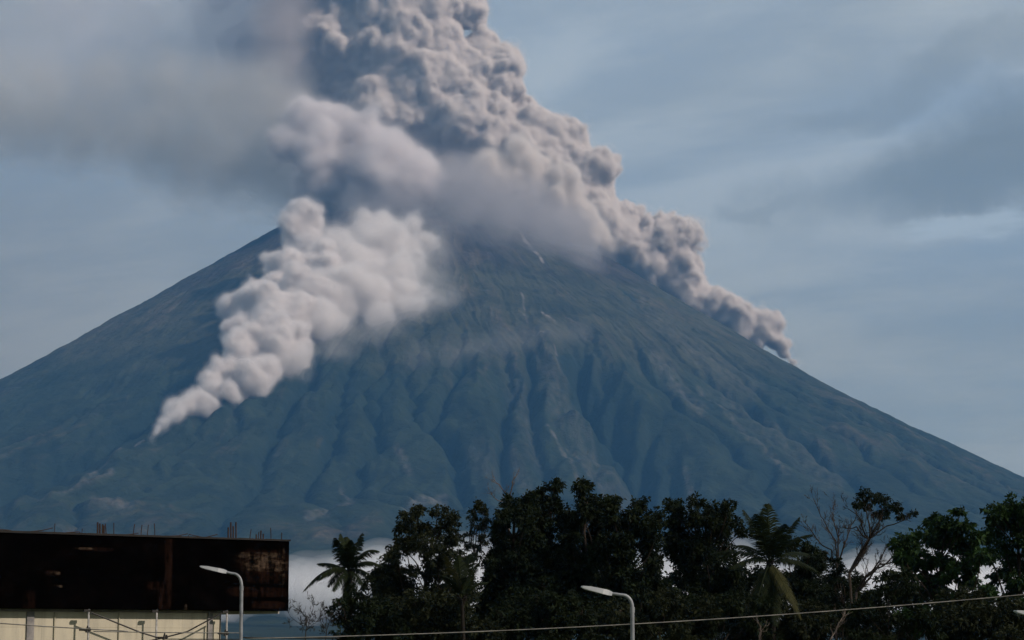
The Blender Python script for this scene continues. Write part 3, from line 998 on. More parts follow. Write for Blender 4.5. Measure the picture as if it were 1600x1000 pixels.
    mb.hexa([w(L0, 0.55, bot - 0.10), w(L1 - 0.1, 0.55, bot - 0.10), w(L1 - 0.1 + D * sk, D, bot - 0.10), w(L0, D, bot - 0.10),
             w(L0, 0.55, bot - 0.004), w(L1 - 0.1, 0.55, bot - 0.004), w(L1 - 0.1 + D * sk, D, bot - 0.004), w(L0, D, bot - 0.004)])
    part(mb, 'soffit', pale)
    # cream wall below, set back
    m, N, out = material('cream_plaster')
    tc = N.n('ShaderNodeTexCoord').outputs['Object']
    gp = N.vmath('SUBTRACT', tc, tuple(O))
    su = N.vmath('DOT_PRODUCT', gp, tuple(d))
    zz = N.n('ShaderNodeSeparateXYZ', {0: gp}).outputs[2]
    fv = N.n('ShaderNodeCombineXYZ', {0: su, 1: zz, 2: 0.0}).outputs[0]
    fs = N.n('ShaderNodeCombineXYZ', {0: N.math('MULTIPLY', su, 3.0), 1: N.math('MULTIPLY', zz, 0.35), 2: 0.0}).outputs[0]
    a = N.noise(fs, 1.2, 6, 0.6)
    b = N.noise(fv, 0.9, 6, 0.6)
    c = N.mix(N.maprange(a, 0.3, 0.75), (0.38, 0.352, 0.27, 1), (0.29, 0.272, 0.215, 1))
    c = N.mix(N.math('MULTIPLY', N.maprange(b, 0.5, 0.8), 0.45), c, (0.30, 0.29, 0.25, 1))
    br = N.n('ShaderNodeTexBrick', {'Vector': fv, 'Color1': (1, 1, 1, 1), 'Color2': (0.96, 0.96, 0.96, 1), 'Mortar': (0.80, 0.79, 0.77, 1), 'Scale': 1.0, 'Mortar Size': 0.012, 'Brick Width': 1.9, 'Row Height': 0.95})
    br.offset = 0.0
    c = N.mix(1.0, c, br.outputs[0], 'MULTIPLY')
    principled(N, out, c, 0.9, 0.15, 0.0, N.n('ShaderNodeBump', {'Strength': 0.25, 'Distance': 0.01, 'Height': b}).outputs[0])
    cream = m
    sw = 0.42
    R1 = s_of(362)
    mb = MB()
    mb.hexa([w(L0, sw, -0.3), w(R1, sw, -0.3), w(R1 + 14 * sk, 14, -0.3), w(L0, 14, -0.3), w(L0, sw, bot - 0.104), w(R1, sw, bot - 0.104), w(R1 + 14 * sk, 14, bot - 0.104), w(L0, 14, bot - 0.104)])
    part(mb, 'lower_wall', cream)
    conc = simple_mat('grey_concrete', (0.10, 0.10, 0.10), (0.20, 0.19, 0.18), 3.0)
    for px, wd in ((69, 0.14), (345, 0.10)):
        s = s_of(px)
        mb = MB()
        mb.hexa([w(s - wd, sw - 0.06, -0.2), w(s + wd, sw - 0.06, -0.2), w(s + wd, sw - 0.003, -0.2), w(s - wd, sw - 0.003, -0.2),
                 w(s - wd, sw - 0.06, bot - 0.108), w(s + wd, sw - 0.06, bot - 0.108), w(s + wd, sw - 0.003, bot - 0.108), w(s - wd, sw - 0.003, bot - 0.108)])
        part(mb, 'pilaster', conc)
    for px in (106, 205):
        s = s_of(px)
        mb = MB()
        mb.tube([w(s, sw - 0.03, 0), w(s, sw - 0.03, bot - 0.11)], 0.025, 6)
        part(mb, 'conduit', simple_mat('dull_conduit', (0.22, 0.21, 0.16), (0.3, 0.28, 0.2), 5))
    white = simple_mat('galvanised_post', (0.13, 0.13, 0.125), (0.26, 0.26, 0.25), 6.0, 0.6)
    blk = simple_mat('black_fittings', (0.006, 0.006, 0.006), (0.015, 0.014, 0.013), 6.0, 0.6)
    for px in (150, 254, 361.5):
        s = s_of(px)
        mb = MB()
        mb.tube([w(s, -0.10, 0), w(s, -0.10, bot - 0.012)], 0.038, 8)
        o = part(mb, 'steel_post', white, smooth=True)
        mb = MB()
        mb.hexa([w(s - 0.20, -0.14, bot - 0.11), w(s + 0.05, -0.14, bot - 0.11), w(s + 0.05, -0.045, bot - 0.11), w(s - 0.20, -0.045, bot - 0.11),
                 w(s - 0.20, -0.14, bot - 0.02), w(s + 0.05, -0.14, bot - 0.02), w(s + 0.05, -0.045, bot - 0.02), w(s - 0.20, -0.045, bot - 0.02)])
        part(mb, 'bracket', blk)

    def on_front(px, py, t=-0.18):
        s = s_of(px)
        return w(s, t, at(px, py, O.y + d.y * s + back.y * t).z)
    for pts in ([(152, 957), (228, 988), (254, 996)], [(352, 958), (300, 987), (262, 997), (240, 1002)], [(350, 958), (349.5, 1000), (349, 1010)]):
        mb = MB()
        mb.tube([on_front(x, y) for x, y in pts], 0.03, 5)
        part(mb, 'brace', blk)
    for px, py in ((145, 984.5), (263, 996), (356, 990)):
        p = on_front(px, py, -0.22)
        mb = MB()
        mb.tube([p - d * 0.28, p + d * 0.18], 0.03, 6)
        mb.tube([p - Vector((0, 0, 0.09)), p + Vector((0, 0, 0.16)) + d * 0.05], [0.05, 0.03], 6)
        mb.tube([p + d * 0.12 - Vector((0, 0, 0.06)), p + d * 0.12 + Vector((0, 0, 0.10))], [0.045, 0.045], 6)
        part(mb, 'cable_clamp', blk)
    # reinforcing bars left sticking out of the roof
    rod = simple_mat('rusty_rebar', (0.010, 0.006, 0.005), (0.03, 0.014, 0.009), 8.0)
    rr = random.Random(4)
    rods = [(164.5, 816, 1.7), (168, 818, 1.7), (172, 819, 1.7), (174.5, 821, 1.5), (178, 818, .9), (189.5, 817, .8), (219, 819, .8), (231, 820, .8), (241, 820, .7), (253, 818, .8), (98, 818, .7),
            (366, 824, 1.7), (370, 816, 1.7), (374, 822, 1.6), (378, 816, 1.5), (399, 827, .8), (409, 835, 1.5), (412, 831, .9), (416, 829, 1.5), (420, 834, 1.5), (432, 825, .8), (448, 832, .8), (140, 826, .6), (304, 836, .6)]
    for px, py, th in rods:
        s = s_of(px)
        z1 = at(px, py, O.y + d.y * s + 0.15 * back.y).z
        tl = rr.uniform(-0.10, 0.10) * (z1 - top) * (1.5 if th < 1 else 0.4)
        mb = MB()
        mb.tube([w(s, 0.15, top - 0.05), w(s + tl * 0.4, 0.15, (top + z1) / 2), w(s + tl, 0.15, z1)], 0.018 * th + 0.004, 5)
        part(mb, 'rebar', rod)
    for pts in ([(-10, 829), (18, 827.5), (32, 829)], [(56, 831), (78, 829), (96, 825)], [(116, 832), (136, 831), (142, 835)], [(262, 838), (290, 837), (304, 834)], [(306, 835), (330, 840), (350, 835)], [(200, 836), (215, 835), (228, 833)]):
        mb = MB()
        mb.tube([on_front(x, y, 0.2) for x, y in pts], 0.018, 5)
        part(mb, 'bent_rebar', rod)


build_building()


# ---------------------------------------------------------------- street lamps and cables
def build_lamps():
    grey = simple_mat('painted_lamp_steel', (0.10, 0.11, 0.12), (0.19, 0.205, 0.22), 3.0, 0.45, 0.4)
    pale = simple_mat('lamp_housing', (0.30, 0.32, 0.345), (0.42, 0.44, 0.46), 3.0, 0.4, 0.4)
    lens = simple_mat('lamp_lens', (0.30, 0.32, 0.34), (0.36, 0.38, 0.4), 9.0, 0.2, 0.5)

    def lamp(px_pole, Y, head, label, pole_r):
        """head: outer end and inner end of the lamp head in the picture; then bend start and pole top."""
        (hx0, hy0), (hx1, hy1), (bx, by), (tx, ty) = head
        base = at(px_pole, 1000, Y)
        base.z = 0
        root = empty('street_lamp', base)
        tag(root, label, 'street lamp', 'street lamps along the road')

        def fin(mb, name, mat, parent=root, **kw):
            o = mb.build(name, mat, None, **kw)
            o.parent = parent
            if parent is root:
                o.matrix_parent_inverse = Matrix.Translation(-base)
            return o
        a0, a1, b, t = at(hx0, hy0, Y), at(hx1, hy1, Y), at(bx, by, Y), at(tx, ty, Y)
        mb = MB()
        mb.tube([base, (base.x, base.y, 1.0), t], [pole_r * 1.5, pole_r * 1.3, pole_r], 12)
        mb.tube([base, (base.x, base.y, 0.05)], [0.2, 0.2], 12)
        fin(mb, 'pole', grey, smooth=False)
        # arm: curve from the pole top to the head
        corner = Vector((t.x, t.y, b.z + (b.x - t.x) * 0.0))
        pts = []
        start = t + Vector((0, 0, -0.02))
        c1 = Vector((t.x, t.y, b.z - 0.01))
        for i in range(11):
            q = i / 10
            pts.append(start * (1 - q) ** 2 + c1 * (2 * q * (1 - q)) + b * q * q)
        pts.append(a1 + (a0 - a1) * 0.12)
        mb = MB()
        mb.tube(pts, [pole_r * 0.9] * 9 + [pole_r * 0.8] * 3, 10)
        mb.tube([t + Vector((0, 0, -0.10)), t + Vector((0, 0, 0.02))], [pole_r * 1.18] * 2, 12)
        fin(mb, 'arm', grey, smooth=False)
        ax = (a0 - a1)
        Lh = ax.length
        ax.normalize()
        sd = Vector((0, 1, 0))
        upv = sd.cross(ax)
        if upv.z < 0:
            upv = -upv
        wd = 0.15

        def sec(s, hw, z0, z1):
            p = a1 + ax * s
            return [p - sd * hw + upv * z0, p + sd * hw + upv * z0, p + sd * hw + upv * z1, p - sd * hw + upv * z1]
        secs = [sec(-0.02, 0.06, -0.035, 0.045), sec(0.10 * Lh, 0.085, -0.045, 0.065), sec(0.28 * Lh, wd, -0.045, 0.062), sec(0.7 * Lh, wd, -0.04, 0.045), sec(0.95 * Lh, wd * 0.95, -0.03, 0.016), sec(Lh, wd * 0.7, -0.018, 0.004)]
        mb = MB()
        vs = [tuple(v) for q in secs for v in q]
        fs = [(0, 1, 2, 3), tuple(len(vs) - 4 + i for i in (3, 2, 1, 0))]
        for i in range(len(secs) - 1):
            for j in range(4):
                j2 = (j + 1) % 4
                fs.append((i * 4 + j, (i + 1) * 4 + j, (i + 1) * 4 + j2, i * 4 + j2))
        mb.add(vs, fs)
        h = fin(mb, 'lamp_head', pale)
        mb = MB()
        p0, p1 = a1 + ax * 0.35 * Lh - upv * 0.049, a1 + ax * 0.9 * Lh - upv * 0.049
        q = 0.1
        mb.hexa([p0 - sd * q, p1 - sd * q, p1 + sd * q, p0 + sd * q, p0 - sd * q + upv * 0.005, p1 - sd * q + upv * 0.01, p1 + sd * q + upv * 0.01, p0 + sd * q + upv * 0.005])
        o = fin(mb, 'lens', lens, parent=root)
        o.parent = h
        o.matrix_parent_inverse = Matrix.Identity(4)
        return root

    lamp(988, 47.0, [(908, 916), (955, 928), (970, 929.5), (988, 950)], 'grey curved street lamp rising in front of the tall dark trees', 0.043)
    lamp(377.5, 60.0, [(313, 884.5), (353, 894), (362, 896), (377.5, 917)], 'grey curved street lamp in front of the blackened building', 0.045)
    lamp(1660, 50.0, [(1585, 954), (1632, 965), (1645, 967), (1660, 985)], 'street lamp of which only the pale head tip enters at the picture edge', 0.043)


build_lamps()


def build_cables():
    pale = simple_mat('weathered_cable', (0.09, 0.088, 0.08), (0.24, 0.23, 0.21), 2.0, 0.6)
    black = simple_mat('black_cable', (0.008, 0.008, 0.008), (0.03, 0.028, 0.026), 2.0, 0.5)

    def cable(pts, r, mat, label, Y):
        xs = [p[0] for p in pts]
        ys = [p[1] for p in pts]
        out = []
        for i in range(61):
            x = xs[0] + (xs[-1] - xs[0]) * i / 60
            out.append(at(x, float(np.interp(x, xs, ys)) if len(xs) == 2 else quad(xs, ys, x), Y(x)))
        mb = MB()
        mb.tube(out, r, 5)
        o = mb.build('overhead_cable', mat, smooth=True)
        tag(o, label, 'cable', 'overhead cables')

    def quad(xs, ys, x):
        c = np.polyfit(xs, ys, 2)
        return float(np.polyval(c, x))
    cable([(385, 998), (563, 993.5), (800, 984), (990, 974.8), (1160, 965), (1300, 955), (1700, 919)], 0.0125, pale, 'long pale cable sagging in front of the trees', lambda x: 54.0)
    cable([(-200, 958), (0, 974), (75, 978.5), (149, 984), (200, 986)], 0.020, pale, 'pale cable dropping across the left end of the cream wall', lambda x: 74.0)
    cable([(146, 986.5), (260, 988.2), (377, 989)], 0.018, pale, 'short level cable between the cream wall posts and the lamp pole', lambda x: 77.0)
    cable([(254, 998.5), (377, 999)], 0.018, black, 'black cable lowest along the cream wall', lambda x: 76.0)
    cable([(377, 996), (470, 997), (530, 997)], 0.018, black, 'black cable running from the lamp pole toward the first palm', lambda x: 60.5)


build_cables()
# ---------------------------------------------------------------- trees
def leaf_mat(name, c0, c1, rough=0.7):
    m, N, out = material(name)
    inf = N.n('ShaderNodeAttribute', attribute_name='tint').outputs['Fac']
    c = N.mix(inf, (*c0, 1), (*c1, 1))
    p = N.n('ShaderNodeBsdfPrincipled', {'Base Color': c, 'Roughness': rough, 'Specular IOR Level': 0.06})
    tr = N.n('ShaderNodeBsdfTranslucent', {0: c})
    N.put(out, 'Surface', N.n('ShaderNodeMixShader', {0: 0.25, 1: p, 2: tr}))
    return m


LEAF_DARK = leaf_mat('dark_leaf', (0.004, 0.0065, 0.003), (0.012, 0.019, 0.007))
LEAF_BUSH = leaf_mat('bush_leaf', (0.005, 0.008, 0.004), (0.020, 0.024, 0.010))
LEAF_GREEN = leaf_mat('green_leaf', (0.006, 0.013, 0.0045), (0.020, 0.044, 0.012))
LEAF_PALM = leaf_mat('palm_leaf', (0.004, 0.007, 0.003), (0.018, 0.026, 0.009))
LEAF_YELLOW = leaf_mat('yellowing_palm_leaf', (0.016, 0.019, 0.007), (0.044, 0.044, 0.016))
BARK = simple_mat('dark_bark', (0.010, 0.008, 0.006), (0.030, 0.024, 0.018), 6.0, 0.9, 0.1, 0.0, 0.6)
BARK_GREY = simple_mat('grey_twig_bark', (0.022, 0.018, 0.015), (0.055, 0.045, 0.038), 6.0, 0.9, 0.05)
BARK_PALE = simple_mat('pale_twig_bark', (0.06, 0.05, 0.042), (0.12, 0.10, 0.085), 6.0, 0.9, 0.1)
BARK_PALM = simple_mat('palm_bark', (0.006, 0.005, 0.004), (0.016, 0.014, 0.011), 5.0, 0.9, 0.1, 0.0, 0.6)


class Leaves:
    def __init__(self, rng):
        self.rng = rng
        self.v, self.t = [], []

    def spray(self, c, d, L, wd, tint):
        """Kite-shaped leaves: centres c, directions d (n, 3), lengths and widths (n)."""
        n = len(c)
        r = self.rng.normal(size=(n, 3))
        s = np.cross(d, r)
        s /= np.linalg.norm(s, axis=1)[:, None] + 1e-9
        nrm = np.cross(d, s)
        L = np.asarray(L)[:, None]
        wd = np.asarray(wd)[:, None]
        fold = nrm * L * self.rng.uniform(-0.12, 0.12, (n, 1))
        a = c
        tip = c + d * L - np.array([0, 0, 1]) * L * 0.15
        m = c + d * L * 0.45 + fold
        v = np.stack([a, m + s * wd * 0.5, tip, m - s * wd * 0.5], 1)
        self.v.append(v.reshape(-1, 3))
        self.t.append(np.repeat(tint, 4))

    def build(self, name, mat, parent, base):
        V = np.concatenate(self.v) - np.array(base)
        T = np.concatenate(self.t)
        Fc = np.arange(len(V)).reshape(-1, 4)
        return put(name, mesh_np(name, V, Fc, [mat], attrs={'tint': T}), parent)


def unit(a):
    return a / (np.linalg.norm(a, axis=1)[:, None] + 1e-9)


def fill_lobe(lv, c, r, dens, leaf, rng, flat=0.85, droop=0.35):
    """A lobe of foliage: sprays on short twigs, thicker near its skin, with gaps."""
    K = max(5, int(31 * dens * (r / 0.8) ** 1.6))
    dd = unit(rng.normal(size=(K, 3)))
    rad = r * rng.uniform(0.25, 1.0, K) ** 0.6
    rad *= 1 + 0.18 * rng.normal(size=K)
    cc = np.array(c) + dd * rad[:, None] * np.array([1, 1, flat])
    for k in range(K):
        n = int(rng.integers(16, 34))
        sr = r * rng.uniform(0.16, 0.34) + 0.08
        p = cc[k] + rng.normal(size=(n, 3)) * sr * np.array([0.6, 0.6, 0.42])
        d = unit(dd[k] * 0.8 + rng.normal(size=(n, 3)) * 0.7 - np.array([0, 0, droop]))
        L = leaf * rng.uniform(0.7, 1.25, n)
        tint = np.clip(0.5 + 0.28 * rng.normal() + 0.18 * rng.normal(size=n), 0, 1)
        lv.spray(p, d, L, L * rng.uniform(0.38, 0.55, n), tint)


def limb(mb, p0, p1, r0, r1, rng, wob=0.08, n=6, k=6):
    p0, p1 = np.array(p0, float), np.array(p1, float)
    L = np.linalg.norm(p1 - p0)
    pts = []
    off = rng.normal(size=3) * L * wob
    sag = np.array([0, 0, 1.0]) * L * 0.08
    for i in range(n + 1):
        t = i / n
        pts.append(p0 + (p1 - p0) * t + off * math.sin(math.pi * t) - sag * math.sin(math.pi * t) + rng.normal(size=3) * L * 0.012 * (0 < i < n))
    mb.tube([tuple(p) for p in pts], [r0 + (r1 - r0) * (i / n) for i in range(n + 1)], k)
    return pts


def leafy_tree(name, label, cat, px_base, Y, lobes, leaf, mat, seed, dens=1.0, trunk_r=0.22, group='trees behind the road', bark=None, depth=1.0, droop=0.35, flat=0.85):
    """A tree whose crown is made of the lobes (px, py, r px) seen in the photograph, each spread in depth too."""
    rng = np.random.default_rng(seed)
    k = Y / F_PX
    base = at(px_base, 1000, Y)
    base.z = -0.1
    root = empty(name, base)
    tag(root, label, cat, group)
    lv = Leaves(rng)
    mb = MB()
    cx = np.mean([q[0] for q in lobes])
    top = min(q[1] - q[2] for q in lobes)
    wid = (max(q[0] + q[2] for q in lobes) - min(q[0] - q[2] for q in lobes)) * k * 0.5
    stem_top = at(0.5 * (px_base + cx), top + 40, Y)
    tp = limb(mb, base, stem_top, trunk_r, trunk_r * 0.3, rng, 0.03, 9, 9)
    for q in lobes:
        lx, ly, lr = q[:3]
        dz = q[3] * k if len(q) > 3 else rng.normal() * wid * 0.42 * depth
        c = at(lx, ly, Y)
        c = np.array([c.x, c.y + dz, c.z])
        c[0] *= (Y + dz) / Y
        r = lr * k
        # the limb leaves the stem a good way below
        i = max(1, min(8, int(9 * (c[2] - base.z - 1.6 * r - 0.25 * np.hypot(c[0] - stem_top.x, dz)) / max(1e-3, (stem_top.z - base.z)))))
        limb(mb, tp[i], c, trunk_r * (0.42 - 0.02 * i), 0.025, rng, 0.07, 6, 5)
        for _ in range(3):
            e = c + unit(rng.normal(size=(1, 3)))[0] * r * 0.75
            limb(mb, c, e, 0.028, 0.010, rng, 0.08, 3, 4)
        fill_lobe(lv, c, r, dens, leaf, rng, flat, droop)
        # a second, hidden-side lobe gives the crown its body
        if rng.random() < 0.55:
            c2 = c + np.array([rng.normal() * 0.3 * r, -np.sign(dz + 1e-6) * rng.uniform(0.5, 1.3) * wid * 0.5, -rng.uniform(0.1, 0.6) * r])
            fill_lobe(lv, c2, r * 0.85, dens * 0.8, leaf, rng, flat, droop)
    mb.build('trunk', bark or BARK, root, smooth=True, loc=None).location = -Vector(base)
    lv.build('crown', mat, root, base)
    return root


def bare_tree(name, label, px_base, py_base, Y, mains, seed, mat, r0=0.09, levels=3, group='bare trees', spread=0.55, foot=True, cat='tree'):
    """A leafless tree: main limbs through the pixels given, then twigs on twigs."""
    rng = np.random.default_rng(seed)
    base = at(px_base, py_base, Y)
    if foot:
        g = at(px_base, 1000, Y)
        g.z = -0.1
    else:
        g = base
    root = empty(name, g)
    tag(root, label, cat, group)
    mb = MB()
    if foot:
        limb(mb, g, base, r0 * 1.35, r0, rng, 0.02, 5, 7)

    def twigs(pts, r, lev):
        if lev <= 0:
            return
        n = len(pts)
        L = np.linalg.norm(np.array(pts[-1]) - np.array(pts[0]))
        for _ in range(4 if lev > 1 else 5):
            i = int(rng.integers(max(1, n // 3), n))
            p = np.array(pts[i])
            d = np.array(pts[i]) - np.array(pts[i - 1])
            d /= np.linalg.norm(d) + 1e-9
            q = d + rng.normal(size=3) * spread + np.array([0, 0, 0.25])
            q /= np.linalg.norm(q)
            e = p + q * L * rng.uniform(0.3, 0.6)
            rr = max(0.011, r * 0.5)
            t = limb(mb, p, e, rr, rr * 0.5, rng, 0.08, 4, 4)
            twigs(t, rr, lev - 1)
    for pl in mains:
        pts = [np.array(base)]
        for j, q in enumerate(pl):
            c = at(q[0], q[1], Y)
            pts.append(np.array([c.x, c.y + (q[2] if len(q) > 2 else rng.normal() * 0.5), c.z]))
        for j in range(len(pts) - 1):
            ra, rb = r0 * (0.85 - 0.6 * j / len(pl)), r0 * (0.85 - 0.6 * (j + 1) / len(pl))
            t = limb(mb, pts[j], pts[j + 1], ra, rb, rng, 0.05, 5, 6)
            twigs(t, rb, levels)
    mb.build('trunk', mat, root, smooth=True).location = -Vector(g)
    return root, g


def palm(name, label, Y, crown, px_base, fronds, seed, trunk_r=0.16, group='palms', sparse=1.0, hang=0.5):
    """A feather palm; fronds: tip pixel, depth in metres, arch in px (how far the middle rises), 1 if yellowing."""
    rng = np.random.default_rng(seed)
    c = at(crown[0], crown[1], Y)
    g = at(px_base, 1000, Y)
    g.z = -0.1
    root = empty(name, g)
    tag(root, label, 'palm tree', group)
    mb = MB()
    pts, rad = [], []
    for i in range(25):
        t = i / 24
        p = Vector(g).lerp(c, t)
        p.x += 0.25 * math.sin(t * 2.6)* (1 - t)
        pts.append(p)
        rad.append(trunk_r * (1.35 - 0.45 * t) * (1.0 + 0.06 * (i % 2)) * (1.3 if i == 0 else 1))
    mb.tube(pts, rad, 10)
    # fibrous crown shaft and old leaf bases
    for i in range(14):
        a = i * 2.4
        e = c + Vector((math.cos(a) * 0.30, math.sin(a) * 0.30, -0.15 + 0.03 * i))
        mb.tube([c - Vector((0, 0, 0.5 - 0.02 * i)), c + (e - c) * 0.6, e], [0.07, 0.05, 0.03], 5)
    mb.build('trunk', BARK_PALM, root).location = -Vector(g)
    k = Y / F_PX
    for fr in fronds:
        tx, ty, dep, arch = fr[:4]
        yel = len(fr) > 4 and fr[4]
        tip = at(tx, ty, Y)
        tip.y += dep
        tip.x *= (Y + dep) / Y
        mid = (c + tip) / 2 + Vector((0, 0, arch * k))
        lead = (tip - c)
        mid += Vector((lead.x * -0.04, 0, 0))
        n = 16
        sp = []
        for i in range(n + 1):
            t = i / n
            sp.append(c * (1 - t) ** 2 + mid * 2 * t * (1 - t) + tip * t * t)
        fb = MB()
        fb.tube(sp, [0.035 * (1 - 0.85 * i / n) + 0.004 for i in range(n + 1)], 5)
        Ltot = sum((sp[i + 1] - sp[i]).length for i in range(n))
        nl = int(88 * sparse)
        vv, ff, tt = list(np.concatenate(fb.v)), list(fb.f), []
        tt = [0.7] * len(vv)
        for j in range(nl):
            t = 0.10 + 0.90 * j / nl
            f = t * n
            i = min(n - 1, int(f))
            p = sp[i].lerp(sp[i + 1], f - i)
            d = (sp[i + 1] - sp[i]).normalized()
            side = d.cross(Vector((0, 0, 1)))
            if side.length < 0.2:
                side = d.cross(Vector((0, 1, 0)))
            side.normalize()
            upn = side.cross(d)
            ll = Ltot * 0.27 * (math.sin(math.pi * min(1, 0.18 + t * 0.80)) ** 0.7) * rng.uniform(0.8, 1.1)
            for sg in (-1, 1):
                if rng.random() < 0.06:
                    continue
                dr = (side * sg * 0.75 + d * 0.75 + upn * 0.12 - Vector((0, 0, hang * rng.uniform(0.5, 1.4)))).normalized()
                q = (dr + Vector((0, 0, -0.7 * hang - 0.1))).normalized()
                w_ = 0.045
                wv = d * w_
                m_ = p + dr * ll * 0.55
                e = m_ + q * ll * 0.5
                b = len(vv)
                vv += [np.array(p - wv * 0.5), np.array(p + wv * 0.5), np.array(m_ + wv * 0.7), np.array(m_ - wv * 0.7), np.array(e)]
                ff += [[b, b + 1, b + 2, b + 3], [b + 3, b + 2, b + 4]]
                tt += [float(np.clip(0.45 + 0.25 * rng.normal(), 0, 1))] * 5
        me = bpy.data.meshes.new('frond')
        me.from_pydata([tuple(np.array(v) - np.array(g)) for v in vv], [], ff)
        me.materials.append(LEAF_YELLOW if yel else LEAF_PALM)
        a = me.attributes.new('tint', 'FLOAT', 'POINT')
        a.data.foreach_set('value', np.array(tt, np.float32))
        me.update()
        put('frond', me, root)
    return root


def plant_trees():
    R = random.Random(12)

    def column(cx, top, w0, w1, bottom, step=15, jit=5):
        """Lobes of a tall leafy spire: narrow at its top, wider below."""
        out = []
        y = top + 8
        while y < bottom:
            t = (y - top) / (bottom - top)
            half = w0 + (w1 - w0) * min(1, t * 1.35) ** 0.8
            m = max(1, int(half / 10))
            for i in range(m):
                x = cx + (0 if m == 1 else (-half + 2 * half * i / (m - 1)) * 0.8) + R.uniform(-jit, jit)
                out.append((x, y + R.uniform(-5, 5), R.uniform(9, 15) + 4 * t))
            y += step
        return out

    # bushy tree beside the first palm
    lob = [(640, 806, 15), (652, 800, 11), (632, 822, 13), (655, 826, 15), (684, 800, 12), (700, 812, 15), (676, 826, 16), (708, 836, 14), (690, 845, 17), (660, 850, 18), (636, 848, 14), (622, 846, 10)]
    lob += [(R.uniform(600, 735), R.uniform(862, 990), R.uniform(12, 20)) for _ in range(44)] + [(612, 876, 14), (600, 895, 14), (592, 920, 13), (590, 950, 13)]
    leafy_tree('broadleaf_tree', 'rounded bushy dark tree next to the first palm', 'tree', 668, 140, lob, 0.24, LEAF_BUSH, 21, 0.85, 0.24)
    # thin see-through tree
    lob = [(751, 786, 6), (742, 800, 8), (755, 800, 7), (735, 815, 9), (750, 820, 9), (738, 835, 9), (760, 812, 6), (755, 842, 9), (742, 855, 10), (730, 850, 8), (748, 870, 12)]
    leafy_tree('slender_tree', 'slender sparse tree with sky showing through its few leaves', 'tree', 745, 150, lob, 0.22, LEAF_BUSH, 22, 0.45, 0.10)
    # the tall spires
    lob = column(800, 776, 14, 42, 985) + column(778, 815, 8, 22, 985, 17) + column(828, 772, 10, 28, 985)
    leafy_tree('leafy_tree', 'tall black green tree with a stepped low shoulder of foliage', 'tree', 803, 146, lob, 0.27, LEAF_DARK, 23, 1.0, 0.28)
    lob = column(866, 753, 8, 40, 985) + column(846, 768, 6, 24, 900)
    leafy_tree('leafy_tree', 'tallest black green tree with one pointed crown, left of its twin', 'tree', 862, 150, lob, 0.27, LEAF_DARK, 24, 1.0, 0.30)
    lob = column(914, 754, 7, 38, 985) + column(930, 778, 6, 20, 920)
    leafy_tree('leafy_tree', 'tall black green pointed tree behind the middle street lamp', 'tree', 915, 147, lob, 0.27, LEAF_DARK, 25, 1.0, 0.28)
    lob = column(960, 769, 9, 30, 985) + column(992, 776, 8, 34, 985) + column(1020, 798, 6, 24, 985)
    leafy_tree('leafy_tree', 'tall black green tree whose crown steps down to the gap', 'tree', 985, 144, lob, 0.27, LEAF_DARK, 26, 1.0, 0.28)
    lob = column(1056, 781, 6, 12, 870, 13) + column(1084, 779, 7, 20, 985) + column(1107, 783, 7, 24, 985) + column(1132, 783, 8, 26, 985) + [(1064, 880, 16), (1058, 905, 18), (1062, 935, 18), (1060, 960, 18), (1150, 815, 9), (1160, 830, 9)]
    leafy_tree('leafy_tree', 'black green tree with four finger-like tops beside the big palm', 'tree', 1100, 148, lob, 0.25, LEAF_DARK, 27, 1.0, 0.26)
    # trees behind the palm
    lob = [(R.uniform(1215, 1300), R.uniform(865, 985), R.uniform(12, 18)) for _ in range(26)] + [(1240, 850, 9), (1262, 858, 9), (1280, 862, 9), (1225, 845, 8)] + [(R.uniform(1135, 1225), R.uniform(895, 990), R.uniform(13, 18)) for _ in range(16)]
    leafy_tree('leafy_tree', 'low dark rounded tree between the big palm and the bare tree', 'tree', 1255, 152, lob, 0.25, LEAF_DARK, 28, 0.9, 0.2)
    # ivy-clad base of the bare tree, the half bare tree with dark tufts
    bare_tree('bare_tree', 'leafless dark tree with fine brown twigs right of the big palm', 1309, 880, 145, [[(1306, 845), (1288, 815), (1268, 780)], [(1310, 840), (1302, 812), (1306, 788)], [(1296, 860), (1275, 838), (1258, 818)], [(1318, 850), (1330, 820), (1338, 800)]], 31, BARK_GREY, 0.07, 3, spread=0.38)
    lob = [(1306, 880, 9), (1312, 895, 12), (1300, 905, 13), (1320, 915, 14), (1335, 900, 9), (1310, 930, 16), (1335, 935, 14), (1290, 940, 15), (1325, 960, 18), (1300, 970, 18)]
    leafy_tree('leafy_shrub', 'dark leafy thicket round the foot of the bare tree', 'shrub', 1312, 143, lob, 0.22, LEAF_DARK, 32, 0.9, 0.08, 'thickets under the trees')
    rt, g = bare_tree('tufted_tree', 'leaning tree with bare limbs and dark leaf tufts on top', 1327, 895, 142, [[(1342, 868), (1357, 842), (1352, 800), (1350, 782)], [(1357, 842, 0.0), (1372, 815), (1378, 790)], [(1357, 842, 0.0), (1385, 822), (1412, 812)], [(1357, 842, 0.0), (1335, 824), (1318, 822)], [(1357, 842, 0.0), (1345, 815), (1325, 795)]], 33, BARK, 0.09, 3, group='bare trees', spread=0.45)
    rng = np.random.default_rng(34)
    lv = Leaves(rng)
    for x, y, r in ((1352, 772, 9), (1346, 783, 8), (1362, 778, 8), (1378, 778, 9), (1388, 784, 8), (1398, 790, 9), (1408, 803, 8), (1372, 800, 6), (1380, 806, 6), (1428, 803, 6), (1340, 790, 6), (1356, 790, 6), (1392, 797, 6)):
        c = at(x, y, 142)
        fill_lobe(lv, (c.x, c.y + rng.normal() * 0.5, c.z), r * 142 / F_PX, 1.3, 0.2, rng)
    lv.build('crown', LEAF_DARK, rt, g)
